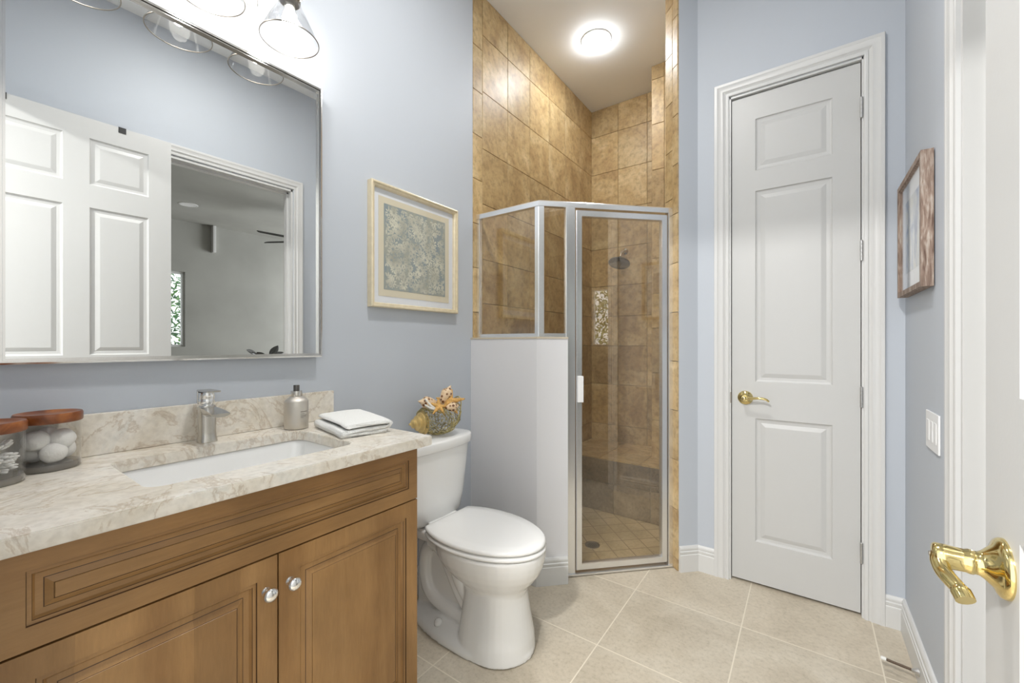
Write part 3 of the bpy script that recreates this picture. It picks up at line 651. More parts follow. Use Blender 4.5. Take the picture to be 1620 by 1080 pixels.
# ------------------------------------------------------------------ mirror
mir = thing('mirror', 'large rectangular mirror in a thin silver frame above the vanity', 'mirror', (0.0070, 0.4715, 1.152))
mir.rotation_euler = (0, 0, math.radians(-1.0))
MW, MH = 0.385, 1.008
bm = NB(); v = [bm.verts.new(p) for p in ((0.014, -MW+0.006, 0.006), (0.014, MW-0.006, 0.006), (0.014, MW-0.006, MH-0.006), (0.014, -MW+0.006, MH-0.006))]; bm.faces.new(v)
w = [bm.verts.new((0.008, a.co.y, a.co.z)) for a in v]; bm.faces.new(list(reversed(w)))
for i in range(4): bm.faces.new((v[i], w[i], w[(i+1) % 4], v[(i+1) % 4]))
recalc(bm); o = obj('mirror_glass', bm, 'mirror', mir)
fprof = [(0, 0), (0, 0.026), (0.0045, 0.028), (0.0075, 0.028), (0.0075, 0.019), (0.009, 0.019), (0.009, 0.024), (0.0125, 0.024), (0.0125, 0.0145), (0.0135, 0.0145), (0.0135, 0)]
bm = NB(); sweep(bm, [(-MW, 0), (MW, 0), (MW, MH), (-MW, MH)], fprof, lambda u, v_, h: (h, u, v_), closed=True, side=1); recalc(bm)
obj('mirror_frame', bm, 'frame_silver', mir)

# ------------------------------------------------------------------ vanity light
LX = 0.150
vl = thing('vanity_light', 'three lamp wall light with clear glass cone shades above mirror', 'wall light', (0.0, 0.455, 2.38))
bm = rbox(0.0005, 0.026, 0.265, 0.640, 2.335, 2.455, 0.006, 3); P('backplate', bm, 'nickel', vl)
bm = NB(); tube(bm, [(0.055, 0.19, 2.405), (0.055, 0.72, 2.405)], 0.008, 14)
for yy in (0.30, 0.61): tube(bm, [(0.020, yy, 2.405), (0.055, yy, 2.405)], 0.007, 12)
recalc(bm); P('crossbar', bm, 'nickel', vl, angle=50)
for yy in (0.232, 0.457, 0.682):
    bm = NB(); tube(bm, spline([(0.055, yy, 2.405), (0.085, yy, 2.412), (0.120, yy, 2.405), (LX, yy, 2.385), (LX, yy, 2.365)], 5), 0.006, 12); recalc(bm); P('arm', bm, 'nickel', vl, smooth=True)
    T = Matrix.Translation((LX, yy, 0))
    bm = NB(); lathe(bm, [(0.008, 2.372), (0.022, 2.370), (0.030, 2.360), (0.0315, 2.350), (0.0315, 2.318), (0.0295, 2.316), (0.0295, 2.345), (0.005, 2.346)], 32, T); recalc(bm); so = P('lamp_holder', bm, 'darkmetal', vl, angle=40)
    for a in (0.6, 2.7, 4.8):
        bm = NB(); tube(bm, [(LX+0.030*math.cos(a), yy+0.030*math.sin(a), 2.324), (LX+0.039*math.cos(a), yy+0.039*math.sin(a), 2.324)], [0.002, 0.003], 8)
        recalc(bm); obj('set_screw', bm, 'darkmetal', so)
    bm = NB(); lathe(bm, [(0.0275, 2.338), (0.0280, 2.322), (0.031, 2.316), (0.0865, 2.196), (0.0862, 2.1935), (0.0842, 2.1945), (0.0290, 2.316), (0.0262, 2.322), (0.0258, 2.338)], 64, T, cap=False); recalc(bm); P('glass_shade', bm, 'shade', vl, angle=40)
    bm = NB(); lathe(bm, [(0.0868, 2.1968), (0.0878, 2.1955), (0.0872, 2.1935), (0.0858, 2.1928), (0.0846, 2.1940), (0.0850, 2.1962)], 64, T, cap=False); recalc(bm); P('shade_rim', bm, 'darkmetal', vl, smooth=True)
    bm = NB(); lathe(bm, [(0.004, 2.345), (0.0165, 2.343), (0.0165, 2.300), (0.014, 2.298), (0.004, 2.298)], 28, T); recalc(bm); P('socket', bm, 'nickel', vl, angle=40)
    bm = NB(); lathe(bm, [(0.0125, 2.2975), (0.014, 2.288), (0.021, 2.270), (0.0235, 2.252), (0.021, 2.236), (0.013, 2.226), (0.002, 2.223)], 28, T); recalc(bm); P('bulb', bm, 'bulb', vl, smooth=True)

# ------------------------------------------------------------------ pictures
pic = thing('framed_print', 'pale gold framed print of cream flowers on blue grey above toilet', 'picture', (0.0, 1.348, 1.36))
y0, y1, z0, z1 = 1.081, 1.615, 1.360, 1.902
pf = [(0, 0.001), (0, 0.030), (0.004, 0.032), (0.009, 0.031), (0.0095, 0.026), (0.018, 0.025), (0.020, 0.021), (0.0215, 0.015), (0.0215, 0.001)]
bm = NB(); sweep(bm, [(y0, z0), (y1, z0), (y1, z1), (y0, z1)], pf, lambda u, v_, h: (h, u, v_), closed=True); recalc(bm); P('frame', bm, 'cream', pic)
bm = NB(); box(bm, 0.002, 0.008, y0+0.018, y1-0.018, z0+0.018, z1-0.018); P('mat_board', bm, 'matwhite', pic)
bm = NB(); box(bm, 0.008, 0.0095, y0+0.050, y1-0.050, z0+0.052, z1-0.052); P('inner_mat', bm, 'matcream', pic)
a0, a1, b0, b1 = y0+0.078, y1-0.078, z0+0.082, z1-0.080
bm = NB(); box(bm, 0.0095, 0.0105, a0, a1, b0, b1); art = P('artwork', bm, 'artblue', pic)
bm = NB(); rnd = random.Random(11)
cxs = [a0+(a1-a0)*(i+0.5)/12 for i in range(12)]
for i, cx in enumerate(cxs):
    for j in range(15):
        cy = b0+(b1-b0)*(j+0.5)/15
        if rnd.random() < 0.12: continue
        px_, pz_ = cx+rnd.uniform(-0.012, 0.012), cy+rnd.uniform(-0.012, 0.012); R0 = rnd.uniform(0.014, 0.027); np_ = rnd.choice((7, 8, 9, 10)); ph = rnd.random()*6
        for k in range(np_):
            a = ph+2*PI*k/np_; w = R0*0.17; c, s = math.cos(a), math.sin(a)
            prof = [(0.20, 0), (0.45, 0.8), (0.75, 1.0), (0.97, 0.45), (1.0, 0), (0.97, -0.45), (0.75, -1.0), (0.45, -0.8)]
            pp = [(px_+c*R0*r-s*w*q, pz_+s*R0*r+c*w*q) for r, q in prof]
            if all(a0+0.004 < p[0] < a1-0.004 and b0+0.004 < p[1] < b1-0.004 for p in pp):
                hgt = 0.0107+rnd.uniform(0, 0.0002); bm.faces.new([bm.verts.new((hgt, p[0], p[1])) for p in pp])
o = obj('flower_pattern', bm, 'artflower', art)
bm = NB(); box(bm, 0.0135, 0.0150, y0+0.019, y1-0.019, z0+0.019, z1-0.019); P('picture_glass', bm, 'pane', pic)

py0, py1, pz0, pz1 = 1.872, 2.300, 1.388, 1.832
pic2 = thing('framed_watercolour', 'weathered wood framed blue watercolour on the right wall by the closet', 'picture', (XR, 2.086, 1.388))
pf2 = [(0, 0.003), (0, 0.034), (0.018, 0.034), (0.018, 0.030), (0.021, 0.029), (0.021, 0.003)]
bm = NB(); sweep(bm, [(py0, pz0), (py1, pz0), (py1, pz1), (py0, pz1)], pf2, lambda u, v_, h: (XR-h, u, v_), closed=True); recalc(bm); P('frame', bm, 'weathered', pic2)
bm = NB(); box(bm, XR-0.020, XR-0.014, py0+0.019, py1-0.019, pz0+0.019, pz1-0.019); P('mat_board', bm, 'matwhite', pic2)
bm = NB(); box(bm, XR-0.0215, XR-0.020, py0+0.085, py1-0.085, pz0+0.085, pz1-0.085); P('artwork', bm, 'artcoast', pic2)
bm = NB(); box(bm, XR-0.0275, XR-0.026, py0+0.019, py1-0.019, pz0+0.019, pz1-0.019); P('picture_glass', bm, 'pane', pic2)
bm = NB(); box(bm, XR-0.0035, XR-0.0005, py0+0.03, py1-0.03, pz0+0.03, pz1-0.03); P('backing_board', bm, 'black', pic2)

# ------------------------------------------------------------------ switch, door stop
sp = thing('light_switch', 'white rocker light switch plate on the right wall below the picture', 'light switch', (XR, 1.885, 0.915))
bm = rbox(XR-0.006, XR-0.0003, 1.803, 1.968, 0.855, 0.978, 0.002); P('plate', bm, 'plate', sp)
for k in range(3):
    yy = 1.8395+0.046*k; bm = rbox(XR-0.0078, XR-0.0055, yy-0.0165, yy+0.0165, 0.883, 0.950, 0.0015); P('rocker', bm, 'plate', sp)
ds = thing('door_stop', 'satin steel spring door stop with white tip on the right baseboard', 'door stop', (XR-0.017, 2.005, 0.052))
bm = NB(); lathe(bm, [(0.014, 0.0), (0.013, 0.003), (0.009, 0.010), (0.006, 0.018), (0.004, 0.02)], 24, Matrix(((0, 0, -1, XR-0.0165), (0, 1, 0, 2.005), (1, 0, 0, 0.052), (0, 0, 0, 1)))); recalc(bm); P('base', bm, 'satin', ds, angle=50)
dsm = aim((XR-0.022, 2.005, 0.052), (-0.978, 0.208, -0.02))
bm = NB(); lathe(bm, [(0.0035, 0.0)]+[q for k in range(30) for q in ((0.0048, 0.001+0.0026*k), (0.0048, 0.0022+0.0026*k), (0.0038, 0.0026+0.0026*k))]+[(0.003, 0.080)], 14, dsm); recalc(bm); P('spring', bm, 'bronze', ds)
bm = NB(); lathe(bm, [(0.0055, 0.0795), (0.0065, 0.081), (0.0065, 0.092), (0.005, 0.095), (0.0005, 0.0955)], 16, dsm); recalc(bm); P('tip', bm, 'rubber', ds, angle=50)

# ------------------------------------------------------------------ toilet
TY = 1.325
toi = thing('toilet', 'white two piece toilet with closed lid between vanity and half wall', 'toilet', (0.4, TY, 0))
def egg(x0, x1, hw, z, n=36, front=1.0, p=2.2, wpos=0.45):
    """oval outline from x0 (back) to x1 (front) with max half width hw"""
    xm = x0+(x1-x0)*wpos; out = []
    for i in range(n):
        t = 2*PI*i/n; c, s = math.cos(t), math.sin(t); rx = (x1-xm) if c > 0 else (xm-x0); pp = 2.0 if c > 0 else p
        out.append((xm+rx*math.copysign(abs(c)**(2/pp), c), TY+hw*math.copysign(abs(s)**(2/pp), s), z))
    return out
bm = NB()
# foot flange
loft(bm, [egg(0.065, 0.672, 0.150, 0.0, p=2.4, wpos=0.60), egg(0.065, 0.672, 0.150, 0.018, p=2.4, wpos=0.60), egg(0.070, 0.666, 0.143, 0.030, p=2.4, wpos=0.60), egg(0.085, 0.655, 0.125, 0.040, p=2.4, wpos=0.60), egg(0.15, 0.64, 0.09, 0.055, p=2.4, wpos=0.60)])
# pedestal
loft(bm, [egg(0.375, 0.670, 0.143, 0.002, p=3.4, wpos=.5), egg(0.380, 0.664, 0.138, 0.06, p=3.4, wpos=.5), egg(0.388, 0.650, 0.124, 0.14, p=3.4, wpos=.5), egg(0.394, 0.640, 0.112, 0.21, p=3.4, wpos=.5), egg(0.392, 0.640, 0.108, 0.255, p=3.2, wpos=.5), egg(0.38, 0.62, 0.09, 0.29, wpos=.5)])
# bowl
loft(bm, [egg(0.385, 0.642, 0.108, 0.235, p=2.8), egg(0.350, 0.650, 0.118, 0.258), egg(0.300, 0.675, 0.140, 0.285), egg(0.265, 0.697, 0.160, 0.315), egg(0.245, 0.710, 0.174, 0.345), egg(0.235, 0.717, 0.181, 0.372), egg(0.235, 0.719, 0.184, 0.395), egg(0.240, 0.717, 0.182, 0.405)])
# rear web and deck
def brick(xa, xb, hw, za, zb, r=0.02):
    b2 = NB(); box(b2, xa, xb, TY-hw, TY+hw, za, zb); recalc(b2); bevel(b2, r, 3); me = bpy.data.meshes.new('t'); b2.to_mesh(me); b2.free(); bm.from_mesh(me); bpy.data.meshes.remove(me)
brick(0.09, 0.45, 0.046, 0.01, 0.37, 0.015); brick(0.035, 0.32, 0.105, 0.355, 0.402, 0.014); brick(0.25, 0.34, 0.145, 0.366, 0.403, 0.014)
tr = spline([(0.43, TY, 0.105), (0.365, TY, 0.165), (0.312, TY, 0.245), (0.262, TY, 0.312), (0.205, TY, 0.330), (0.160, TY, 0.290), (0.148, TY, 0.205), (0.172, TY, 0.128), (0.235, TY, 0.090), (0.33, TY, 0.080), (0.43, TY, 0.075)], 6)
tr2 = spline([(0.345, TY, 0.300), (0.372, TY, 0.235), (0.420, TY, 0.180), (0.46, TY, 0.150)], 6)
for sgn in (-1, 1):
    tube(bm, [p+Vector((0, sgn*0.050, 0)) for p in tr], 0.029, 16); tube(bm, [p+Vector((0, sgn*0.072, 0)) for p in tr2], 0.024, 14)
recalc(bm)
o = P('bowl', bm, 'porcelain', toi, smooth=True)
md = o.modifiers.new('r', 'REMESH'); md.mode = 'VOXEL'; md.voxel_size = 0.0045; md.use_smooth_shade = True
ms = o.modifiers.new('s', 'SMOOTH'); ms.factor = 0.5; ms.iterations = 4
for s in (-1, 1):
    bm = NB(); lathe(bm, [(0.017, 0.0), (0.017, 0.012), (0.015, 0.019), (0.009, 0.025), (0.0008, 0.027)], 24, Matrix.Translation((0.285, TY+s*0.105, 0.037))); recalc(bm); P('bolt_cap', bm, 'porcelain', toi, smooth=True)
def slab(name, x0, x1, hw, z0, z1, par, r=0.008, back=None, dome=0.0, wp=0.48):
    bm = NB(); rs = []
    for k, (ins, z) in enumerate(((0.006, z0), (0.0, z0+0.004), (0.0, z1-r), (r*0.35, z1-r*0.35), (r, z1), (0.05, z1+dome*0.6), (0.11, z1+dome))):
        rg = egg(x0-0.075+ins, x1-ins, hw-ins, z, n=72, p=2.1, wpos=wp); rg = [(max(x, x0+min(ins, 0.02)), y, zz) for x, y, zz in rg]; rs.append(rg)
    loft(bm, rs); recalc(bm); return P(name, bm, 'porcelain', par, angle=60)
slab('seat', 0.235, 0.723, 0.187, 0.4075, 0.4245, toi)
slab('lid', 0.232, 0.720, 0.184, 0.4275, 0.4450, toi, dome=0.004)
bm = rbox(0.200, 0.240, TY-0.085, TY+0.085, 0.404, 0.432, 0.006, 3); P('lid_hinge', bm, 'porcelain', toi)
# tank
def tank_ring(z, hw, xf, r=0.04, grow=0.0):
    n = 40; out = []
    for i in range(n):
        t = 2*PI*i/n; c, s = math.cos(t), math.sin(t); p = 5.0
        x = math.copysign(abs(c)**(2/p), c); y = math.copysign(abs(s)**(2/p), s)
        bow = 0.030*(1-y*y)*(1 if x > 0 else 0)
        out.append((0.020+(xf-0.020)/2*(1+x)+bow*max(0, x), TY+hw*y, z))
    return out
bm = NB(); loft(bm, [tank_ring(z, hw, xf) for z, hw, xf in ((0.405, 0.12, 0.150), (0.410, 0.145, 0.168), (0.430, 0.172, 0.178), (0.50, 0.188, 0.183), (0.62, 0.205, 0.188), (0.728, 0.218, 0.192))]); recalc(bm); P('tank', bm, 'porcelain', toi, angle=60)
bm = NB(); loft(bm, [tank_ring(z, hw, xf) for z, hw, xf in ((0.7285, 0.219, 0.193), (0.731, 0.227, 0.201), (0.735, 0.229, 0.203), (0.765, 0.230, 0.204), (0.772, 0.228, 0.202), (0.775, 0.222, 0.196))]); recalc(bm); P('tank_lid', bm, 'porcelain', toi, angle=50)

# ------------------------------------------------------------------ conch basket on the tank lid
KX, KY, KZ, KS = 0.120, 1.352, 0.7765, 1.45
con = thing('conch_basket', 'gilded open wire basket shaped like a conch shell on toilet tank', 'basket', (KX, KY, KZ))
ax = Vector((-0.22, -0.97, 0)).normalized(); sd = Vector((-ax.y, ax.x, 0))
def cp(u, v, z): return Vector((KX, KY, KZ)) + (ax*u + sd*v + Vector((0, 0, z)))*KS
rnd = random.Random(5); bm = NB(); rings = []; nu, nv = 13, 22
for i in range(nu):
    t = i/(nu-1); u = -0.080+0.124*t; R1 = 0.058*math.sin(PI*(0.16+0.70*t))**0.6
    ring = []
    for j in range(nv):
        a = 2*PI*j/nv + (0.5*(i % 2))*2*PI/nv; y = math.cos(a); zz = math.sin(a)
        open_ = max(0, zz-0.62)*(1 if 0.10 < t < 0.86 else 0)
        z = 0.054 + (0.052*zz - open_*0.045)*(R1/0.058)
        ring.append(cp(u+rnd.uniform(-0.0034, 0.0034), R1*y+rnd.uniform(-0.0025, 0.0025), max(0.003, z+rnd.uniform(-0.0015, 0.0015)+0.030*max(0, 0.25-t)*2.2)))
    rings.append(ring)
vr = [[bm.verts.new(p) for p in r] for r in rings]
for i in range(nu-1):
    for j in range(nv):
        zz = math.sin(2*PI*j/nv); t = i/(nu-1)
        if zz > 0.80 and 0.16 < t < 0.80: continue
        a, b, c, d = vr[i][j], vr[i][(j+1) % nv], vr[i+1][(j+1) % nv], vr[i+1][j]
        if rnd.random() < 0.5: bm.faces.new((a, b, c)); bm.faces.new((a, c, d))
        else: bm.faces.new((a, b, d)); bm.faces.new((b, c, d))
o = P('wire_body', bm, 'wire', con); wm = o.modifiers.new('w', 'WIREFRAME'); wm.thickness = 0.0042; wm.use_even_offset = False; wm.use_boundary = True
# flared lip at the open end
bm = NB(); lp = spline([cp(-0.066, -0.02, 0.094), cp(-0.078, 0.0, 0.112), cp(-0.086, 0.016, 0.118), cp(-0.086, 0.028, 0.104), cp(-0.080, 0.034, 0.080), cp(-0.080, 0.030, 0.055), cp(-0.080, 0.010, 0.035)], 6); tube(bm, lp, 0.003, 8)
recalc(bm); P('rim_lip', bm, 'wire', con, smooth=True)
# spired golden tip
bm = NB(); prof = []
for k in range(40):
    t = k/39; env = 0.033*(1-t)**0.95+0.003; step = 0.0045*math.sin((t**0.8)*4*2*PI)*(1-t*0.6); prof.append((max(0.0015, env+step*(0.5 if t < 0.08 else 1)), 0.050*t))
zt = ax; xt = sd; yt = zt.cross(xt)
Mt = Matrix((( xt.x, yt.x, zt.x, 0), (xt.y, yt.y, zt.y, 0), (xt.z, yt.z, zt.z, 0), (0, 0, 0, 1))); Mt.translation = cp(0.036, 0, 0.046)
lathe(bm, [(r*KS, z*KS) for r, z in prof], 32, Mt); recalc(bm); P('spire', bm, 'gold', con, smooth=True)
def lathe_thing(name, prof, mtx, mat, label, cat, group=None, seg=28):
    prof = [(r*KS, z*KS) for r, z in prof]; bm = NB(); lathe(bm, prof, seg); recalc(bm); o = obj(name, bm, mat, smooth=True); o.matrix_world = mtx; tag(o, label, cat, group); return o
cone = [(0.001, 0), (0.006, 0.004), (0.012, 0.016), (0.017, 0.032), (0.0195, 0.044), (0.018, 0.052), (0.012, 0.058), (0.008, 0.063), (0.004, 0.070), (0.001, 0.076)]
# axis directions: +ax = towards the spire (towards camera's left), +sd = into room
lathe_thing('spotted_shell', cone, aim(cp(-0.016, 0.004, 0.098), (ax*0.95+Vector((0, 0, 0.22)))), 'spots', 'brown spotted cone shell lying at the left on the wire conch', 'seashell')
lathe_thing('spotted_shell', [(r*0.95, z*0.95) for r, z in cone], aim(cp(-0.022, 0.006, 0.096), (ax*-0.55+Vector((0, 0, 0.85)))), 'spots', 'brown spotted cone shell standing upright topmost in the wire conch', 'seashell')
lathe_thing('spotted_shell', [(r*0.8, z*0.62) for r, z in cone], aim(cp(-0.020, 0.036, 0.088), (ax*-0.9+Vector((0, 0, 0.15))+sd*0.3)), 'spots', 'small orange spotted shell at the right front of the wire conch', 'seashell')
def starfish(p, rot, r, label):
    r = r*KS; bm = NB(); n = 5; ring0 = []; 
    for k in range(n):
        a = 2*PI*k/n+rot; tube(bm, [Vector((0, 0, 0)), Vector((math.cos(a)*r*0.35, math.sin(a)*r*0.35, 0.003)), Vector((math.cos(a)*r*0.7, math.sin(a)*r*0.7, 0.001)), Vector((math.cos(a)*r, math.sin(a)*r, -0.003))], [r*0.22, r*0.17, r*0.11, r*0.04], 10)
    recalc(bm); o = obj('starfish', bm, 'starfish', smooth=True); o.matrix_world = p; tag(o, label, 'starfish'); 
    mr = o.modifiers.new('r', 'REMESH'); mr.mode = 'VOXEL'; mr.voxel_size = 0.0018; mr.use_smooth_shade = True
    return o
starfish(aim(cp(0.000, 0.030, 0.094), (sd*0.75+Vector((0, 0, 0.65)))), 0.25, 0.036, 'small tan starfish leaning on the front rim of the wire conch')
starfish(aim(cp(-0.048, 0.020, 0.104), (sd*0.55+ax*0.5+Vector((0, 0, 0.6)))), 2.8, 0.050, 'larger orange starfish at the right rim of the wire conch')
def coral(p0, tips, label):
    bm = NB()
    for t in tips:
        p1 = Vector(t); mid = (p0+p1)/2+Vector((0, 0, -0.004)); tube(bm, spline([p0, mid, p1], 4), [0.0075-0.004*i/8 for i in range(9)], 8)
    recalc(bm); o = obj('coral_branch', bm, 'coral', smooth=True); tag(o, label, 'coral'); return o
coral(cp(0.012, 0.030, 0.088), [cp(0.040, 0.016, 0.122), cp(0.044, 0.022, 0.104), cp(-0.002, 0.040, 0.085)], 'white coral fingers pointing left out of the wire conch')

# ------------------------------------------------------------------ shower enclosure
enc = thing('shower_enclosure', 'chrome framed neo angle glass shower enclosure with hinged glass door', 'shower enclosure', (0.41, 1.81, 0))
C0 = Vector((0.41, 1.81)); ud = Vector((1, 1))/r2; nd = Vector((1, -1))/r2
def Dm(s, h, z): p = C0+ud*s+nd*h; return Vector((p.x, p.y, z))
ang = Matrix(((ud.x, nd.x, 0, C0.x), (ud.y, nd.y, 0, C0.y), (0, 0, 1, 0), (0, 0, 0, 1)))
def dbox(s0, s1, h0, h1, z0, z1, r=0.002): 
    bm = NB(); box(bm, s0, s1, h0, h1, z0, z1, mtx=ang); recalc(bm); bevel(bm, r, 2); return bm
def s_at(px):
    s_ = (px-810)/655; yw = math.radians(35.488); d = Vector((-math.sin(yw)+s_*math.cos(yw), math.cos(yw)+s_*math.sin(yw))); c = Vector((1.53, 0))
    # intersect c + t d with C0 + ud*s + nd*0.012
    o_ = C0+nd*0.012-c; det = d.x*(-ud.y)-d.y*(-ud.x); t = (o_.x*(-ud.y)-o_.y*(-ud.x))/det; return (c+d*t-C0).dot(ud)
Hd0, Hd1 = 1.905, 1.936
sJ0, sJ1, sD0, sG0, sG1, sD1, sW0, sW1 = 0.118, 0.160, 0.163, 0.198, 0.620, 0.655, 0.658, 0.700
SV = [round(s_at(p), 4) for p in (863, 895, 909.5, 911, 920.5, 1045, 1055, 1056.5, 1063.5)]
sP1, sJ0, sJ1, sD0, sG0, sG1, sD1, sW0, sW1 = SV
bm = NB()
hp = [(0.0, 1.81), (C0.x, C0.y), tuple(C0+ud*sW1)]
sweep(bm, hp, [(-0.015, Hd0), (-0.015, Hd1-0.006), (-0.009, Hd1), (0.009, Hd1), (0.015, Hd1-0.006), (0.015, Hd0)], lambda u, v_, h: (u, v_, h)); recalc(bm); P('header_rail', bm, 'alu', enc, angle=40)
bm = rbox(0.003, 0.022, 1.797, 1.823, HW+0.001, Hd0-0.0005, 0.002); P('wall_channel', bm, 'alu', enc)
bm = NB(); prism(bm, [(C0.x-0.018, C0.y-0.015), (C0.x+0.006, C0.y-0.015), tuple(C0+nd*0.015+ud*0.024), tuple(C0-nd*0.013+ud*0.018), (C0.x-0.018, C0.y+0.013)], HW+0.001, Hd0-0.0005); bevel(bm, 0.0015, 1); P('corner_post', bm, 'alu', enc)
bm = NB(); sweep(bm, [(0.022, 1.81), (C0.x, C0.y), tuple(C0+ud*(sJ0-0.0005))], [(-0.013, HW+0.001), (-0.013, HW+0.020), (0.013, HW+0.020), (0.013, HW+0.001)], lambda u, v_, h: (u, v_, h)); recalc(bm); P('bottom_track', bm, 'alu', enc)
bm = NB(); prism(bm, [(0.020, 1.8085), (C0.x-0.012, 1.8085), (C0.x-0.012, 1.8125), (0.020, 1.8125)], HW+0.018, Hd0+0.004); P('glass_panel', bm, 'showerglass', enc)
bm = dbox(0.018, sJ0+0.004, -0.002, 0.002, HW+0.018, Hd0+0.004, 0.0003); P('glass_panel', bm, 'showerglass', enc)
bm = dbox(sJ0, sJ1, -0.015, 0.017, 0.016, Hd0-0.0005); o = P('door_jamb', bm, 'alu', enc)
bm = dbox(sW0, sW1+0.002, -0.015, 0.017, 0.016, Hd0-0.0005); P('door_jamb', bm, 'alu', enc)
bm = dbox(sJ0, sW1+0.002, -0.020, 0.024, 0.0045, 0.016, 0.003); P('threshold', bm, 'alu', enc)
# door: mitred frame
Z0, Z1 = 0.030, Hd0-0.012; fw = sG0-sD0
bm = NB(); sweep(bm, [(sD0, Z0), (sD1, Z0), (sD1, Z1), (sD0, Z1)], [(0, -0.010), (0, 0.016), (0.003, 0.019), (fw-0.002, 0.019), (fw, 0.012), (fw, -0.010)], lambda u, v_, h: Dm(u, h, v_), closed=True); recalc(bm)
dr = P('door', bm, 'alu', enc)
bm = dbox(sG0-0.003, sG1+0.003, 0.000, 0.004, Z0+fw-0.003, Z1-fw+0.003, 0.0003); obj('door_glass', bm, 'showerglass', dr)
bm = dbox(sD0+0.004, sD0+0.034, 0.0195, 0.036, 0.900, 1.035, 0.003); obj('handle', bm, 'plate', dr)

# shower head
sh = thing('rain_shower', 'round chrome rain shower head on arm from tiled back wall', 'shower head', (0.30, YS, 1.96))
bm = NB(); lathe(bm, [(0.030, 0), (0.029, 0.004), (0.022, 0.010), (0.012, 0.014), (0.010, 0.018)], 30, Matrix(((1, 0, 0, 0.300), (0, 0, -1, YS-0.0025), (0, 1, 0, 1.965), (0, 0, 0, 1)))); recalc(bm); P('flange', bm, 'chrome', sh, angle=50)
bm = NB(); tube(bm, spline([(0.30, YS-0.01, 1.965), (0.30, YS-0.045, 1.962), (0.30, YS-0.08, 1.945), (0.30, YS-0.105, 1.905)], 6), 0.010, 14); recalc(bm); P('arm', bm, 'chrome', sh, smooth=True)
bm = NB(); lathe(bm, [(0.008, 0.0), (0.016, -0.006), (0.017, -0.024), (0.030, -0.032), (0.070, -0.046), (0.084, -0.054), (0.086, -0.060), (0.082, -0.064), (0.002, -0.064)], 44, Matrix.Translation((0.30, YS-0.107, 1.903)) @ Matrix.Rotation(math.radians(-24), 4, 'X')); recalc(bm); P('spray_head', bm, 'darkchrome', sh, angle=50)
# floor drain
dn = thing('shower_drain', 'round dark metal drain grate in the shower floor', 'drain', (0.489, 2.284, 0.004))
bm = NB(); T = Matrix.Translation((0.489, 2.284, 0))
lathe(bm, [(0.044, 0.0042), (0.044, 0.0075), (0.038, 0.0082), (0.036, 0.0070)], 40, T, cap=False); lathe(bm, [(0.0371, 0.0046), (0.0371, 0.0070), (0.033, 0.0072), (0.031, 0.006), (0.0305, 0.0046)], 36, T, cap=False)
for i in range(-3, 4):
    for j in range(-3, 4):
        if math.hypot(i, j) < 3.2: box(bm, 0.489+i*0.0095-0.0016, 0.489+i*0.0095+0.0016, 2.284+j*0.0095-0.0016, 2.284+j*0.0095+0.0016, 0.0046, 0.0072, mtx=None)
recalc(bm); P('grate', bm, 'bronze', dn)
bm = NB(); lathe(bm, [(0.0365, 0.0043), (0.0365, 0.0047), (0.0005, 0.0047)], 36, T); recalc(bm); P('drain_well', bm, 'gap', dn)

# shower ceiling light
cl = thing('ceiling_light', 'glowing round white domed light on the shower ceiling', 'ceiling light', (0.39, 2.56, CEIL))
T = Matrix.Translation((0.39, 2.56, CEIL)) @ Matrix.Rotation(PI, 4, 'X')
bm = NB(); lathe(bm, [(0.100, 0.0), (0.100, 0.003), (0.096, 0.006), (0.090, 0.007), (0.084, 0.006)], 48, T); recalc(bm); P('trim_ring', bm, 'white', cl, angle=50)
bm = NB(); lathe(bm, [(0.086, 0.0065), (0.083, 0.020), (0.068, 0.036), (0.042, 0.048), (0.013, 0.054), (0.0008, 0.0545)], 48, T); recalc(bm); P('dome', bm, 'dome', cl, smooth=True)
l = area_light('dome_lamp', (0.39, 2.56, CEIL-0.058), 0.15, 3.5, (0.91, 0.955, 1.0)); l.parent = cl; l.matrix_parent_inverse = Matrix.Translation(-cl.location)
# ceiling downlights; hall and bathroom ones are unseen additions for brightness
def downlight(x, y, z, label, w, r=0.075):
    c = thing('recessed_light', label, 'ceiling light', (x, y, z)); T = Matrix.Translation((x, y, z)) @ Matrix.Rotation(PI, 4, 'X')
    bm = NB(); lathe(bm, [(r+0.015, 0), (r+0.013, 0.004), (r, 0.006), (r-0.003, 0.001)], 40, T); recalc(bm); P('trim_ring', bm, 'white', c, angle=50)
    bm = NB(); lathe(bm, [(r-0.004, 0.0012), (r-0.004, 0.0040), (0.0008, 0.0040)], 40, T); recalc(bm); P('lens', bm, 'can' if w else 'plate', c)
    if w:
        l = area_light('added_fill_lamp', (x, y, z-0.010), r*2, w, (1, 0.985, 0.955)); l.parent = c; l.matrix_parent_inverse = Matrix.Translation(-c.location)
bm = NB(); box(bm, -0.12, XR+0.12, -1.7, -0.13, 2.75, 2.85); struct('ceiling_hall', bm, 'ceiling')
downlight(1.15, -1.05, 2.75, 'unseen fill light added on the hall ceiling behind the bathroom entry', HALL_FILL_W, 0.10)  # added fill lamp behind the camera, carried by the hall ceiling
downlight(0.98, 0.95, CEIL, 'unseen fill light added on the ceiling over the middle of the bathroom', CAN_FILL_W, 0.09)  # assumed lamp, added to brighten the bathroom

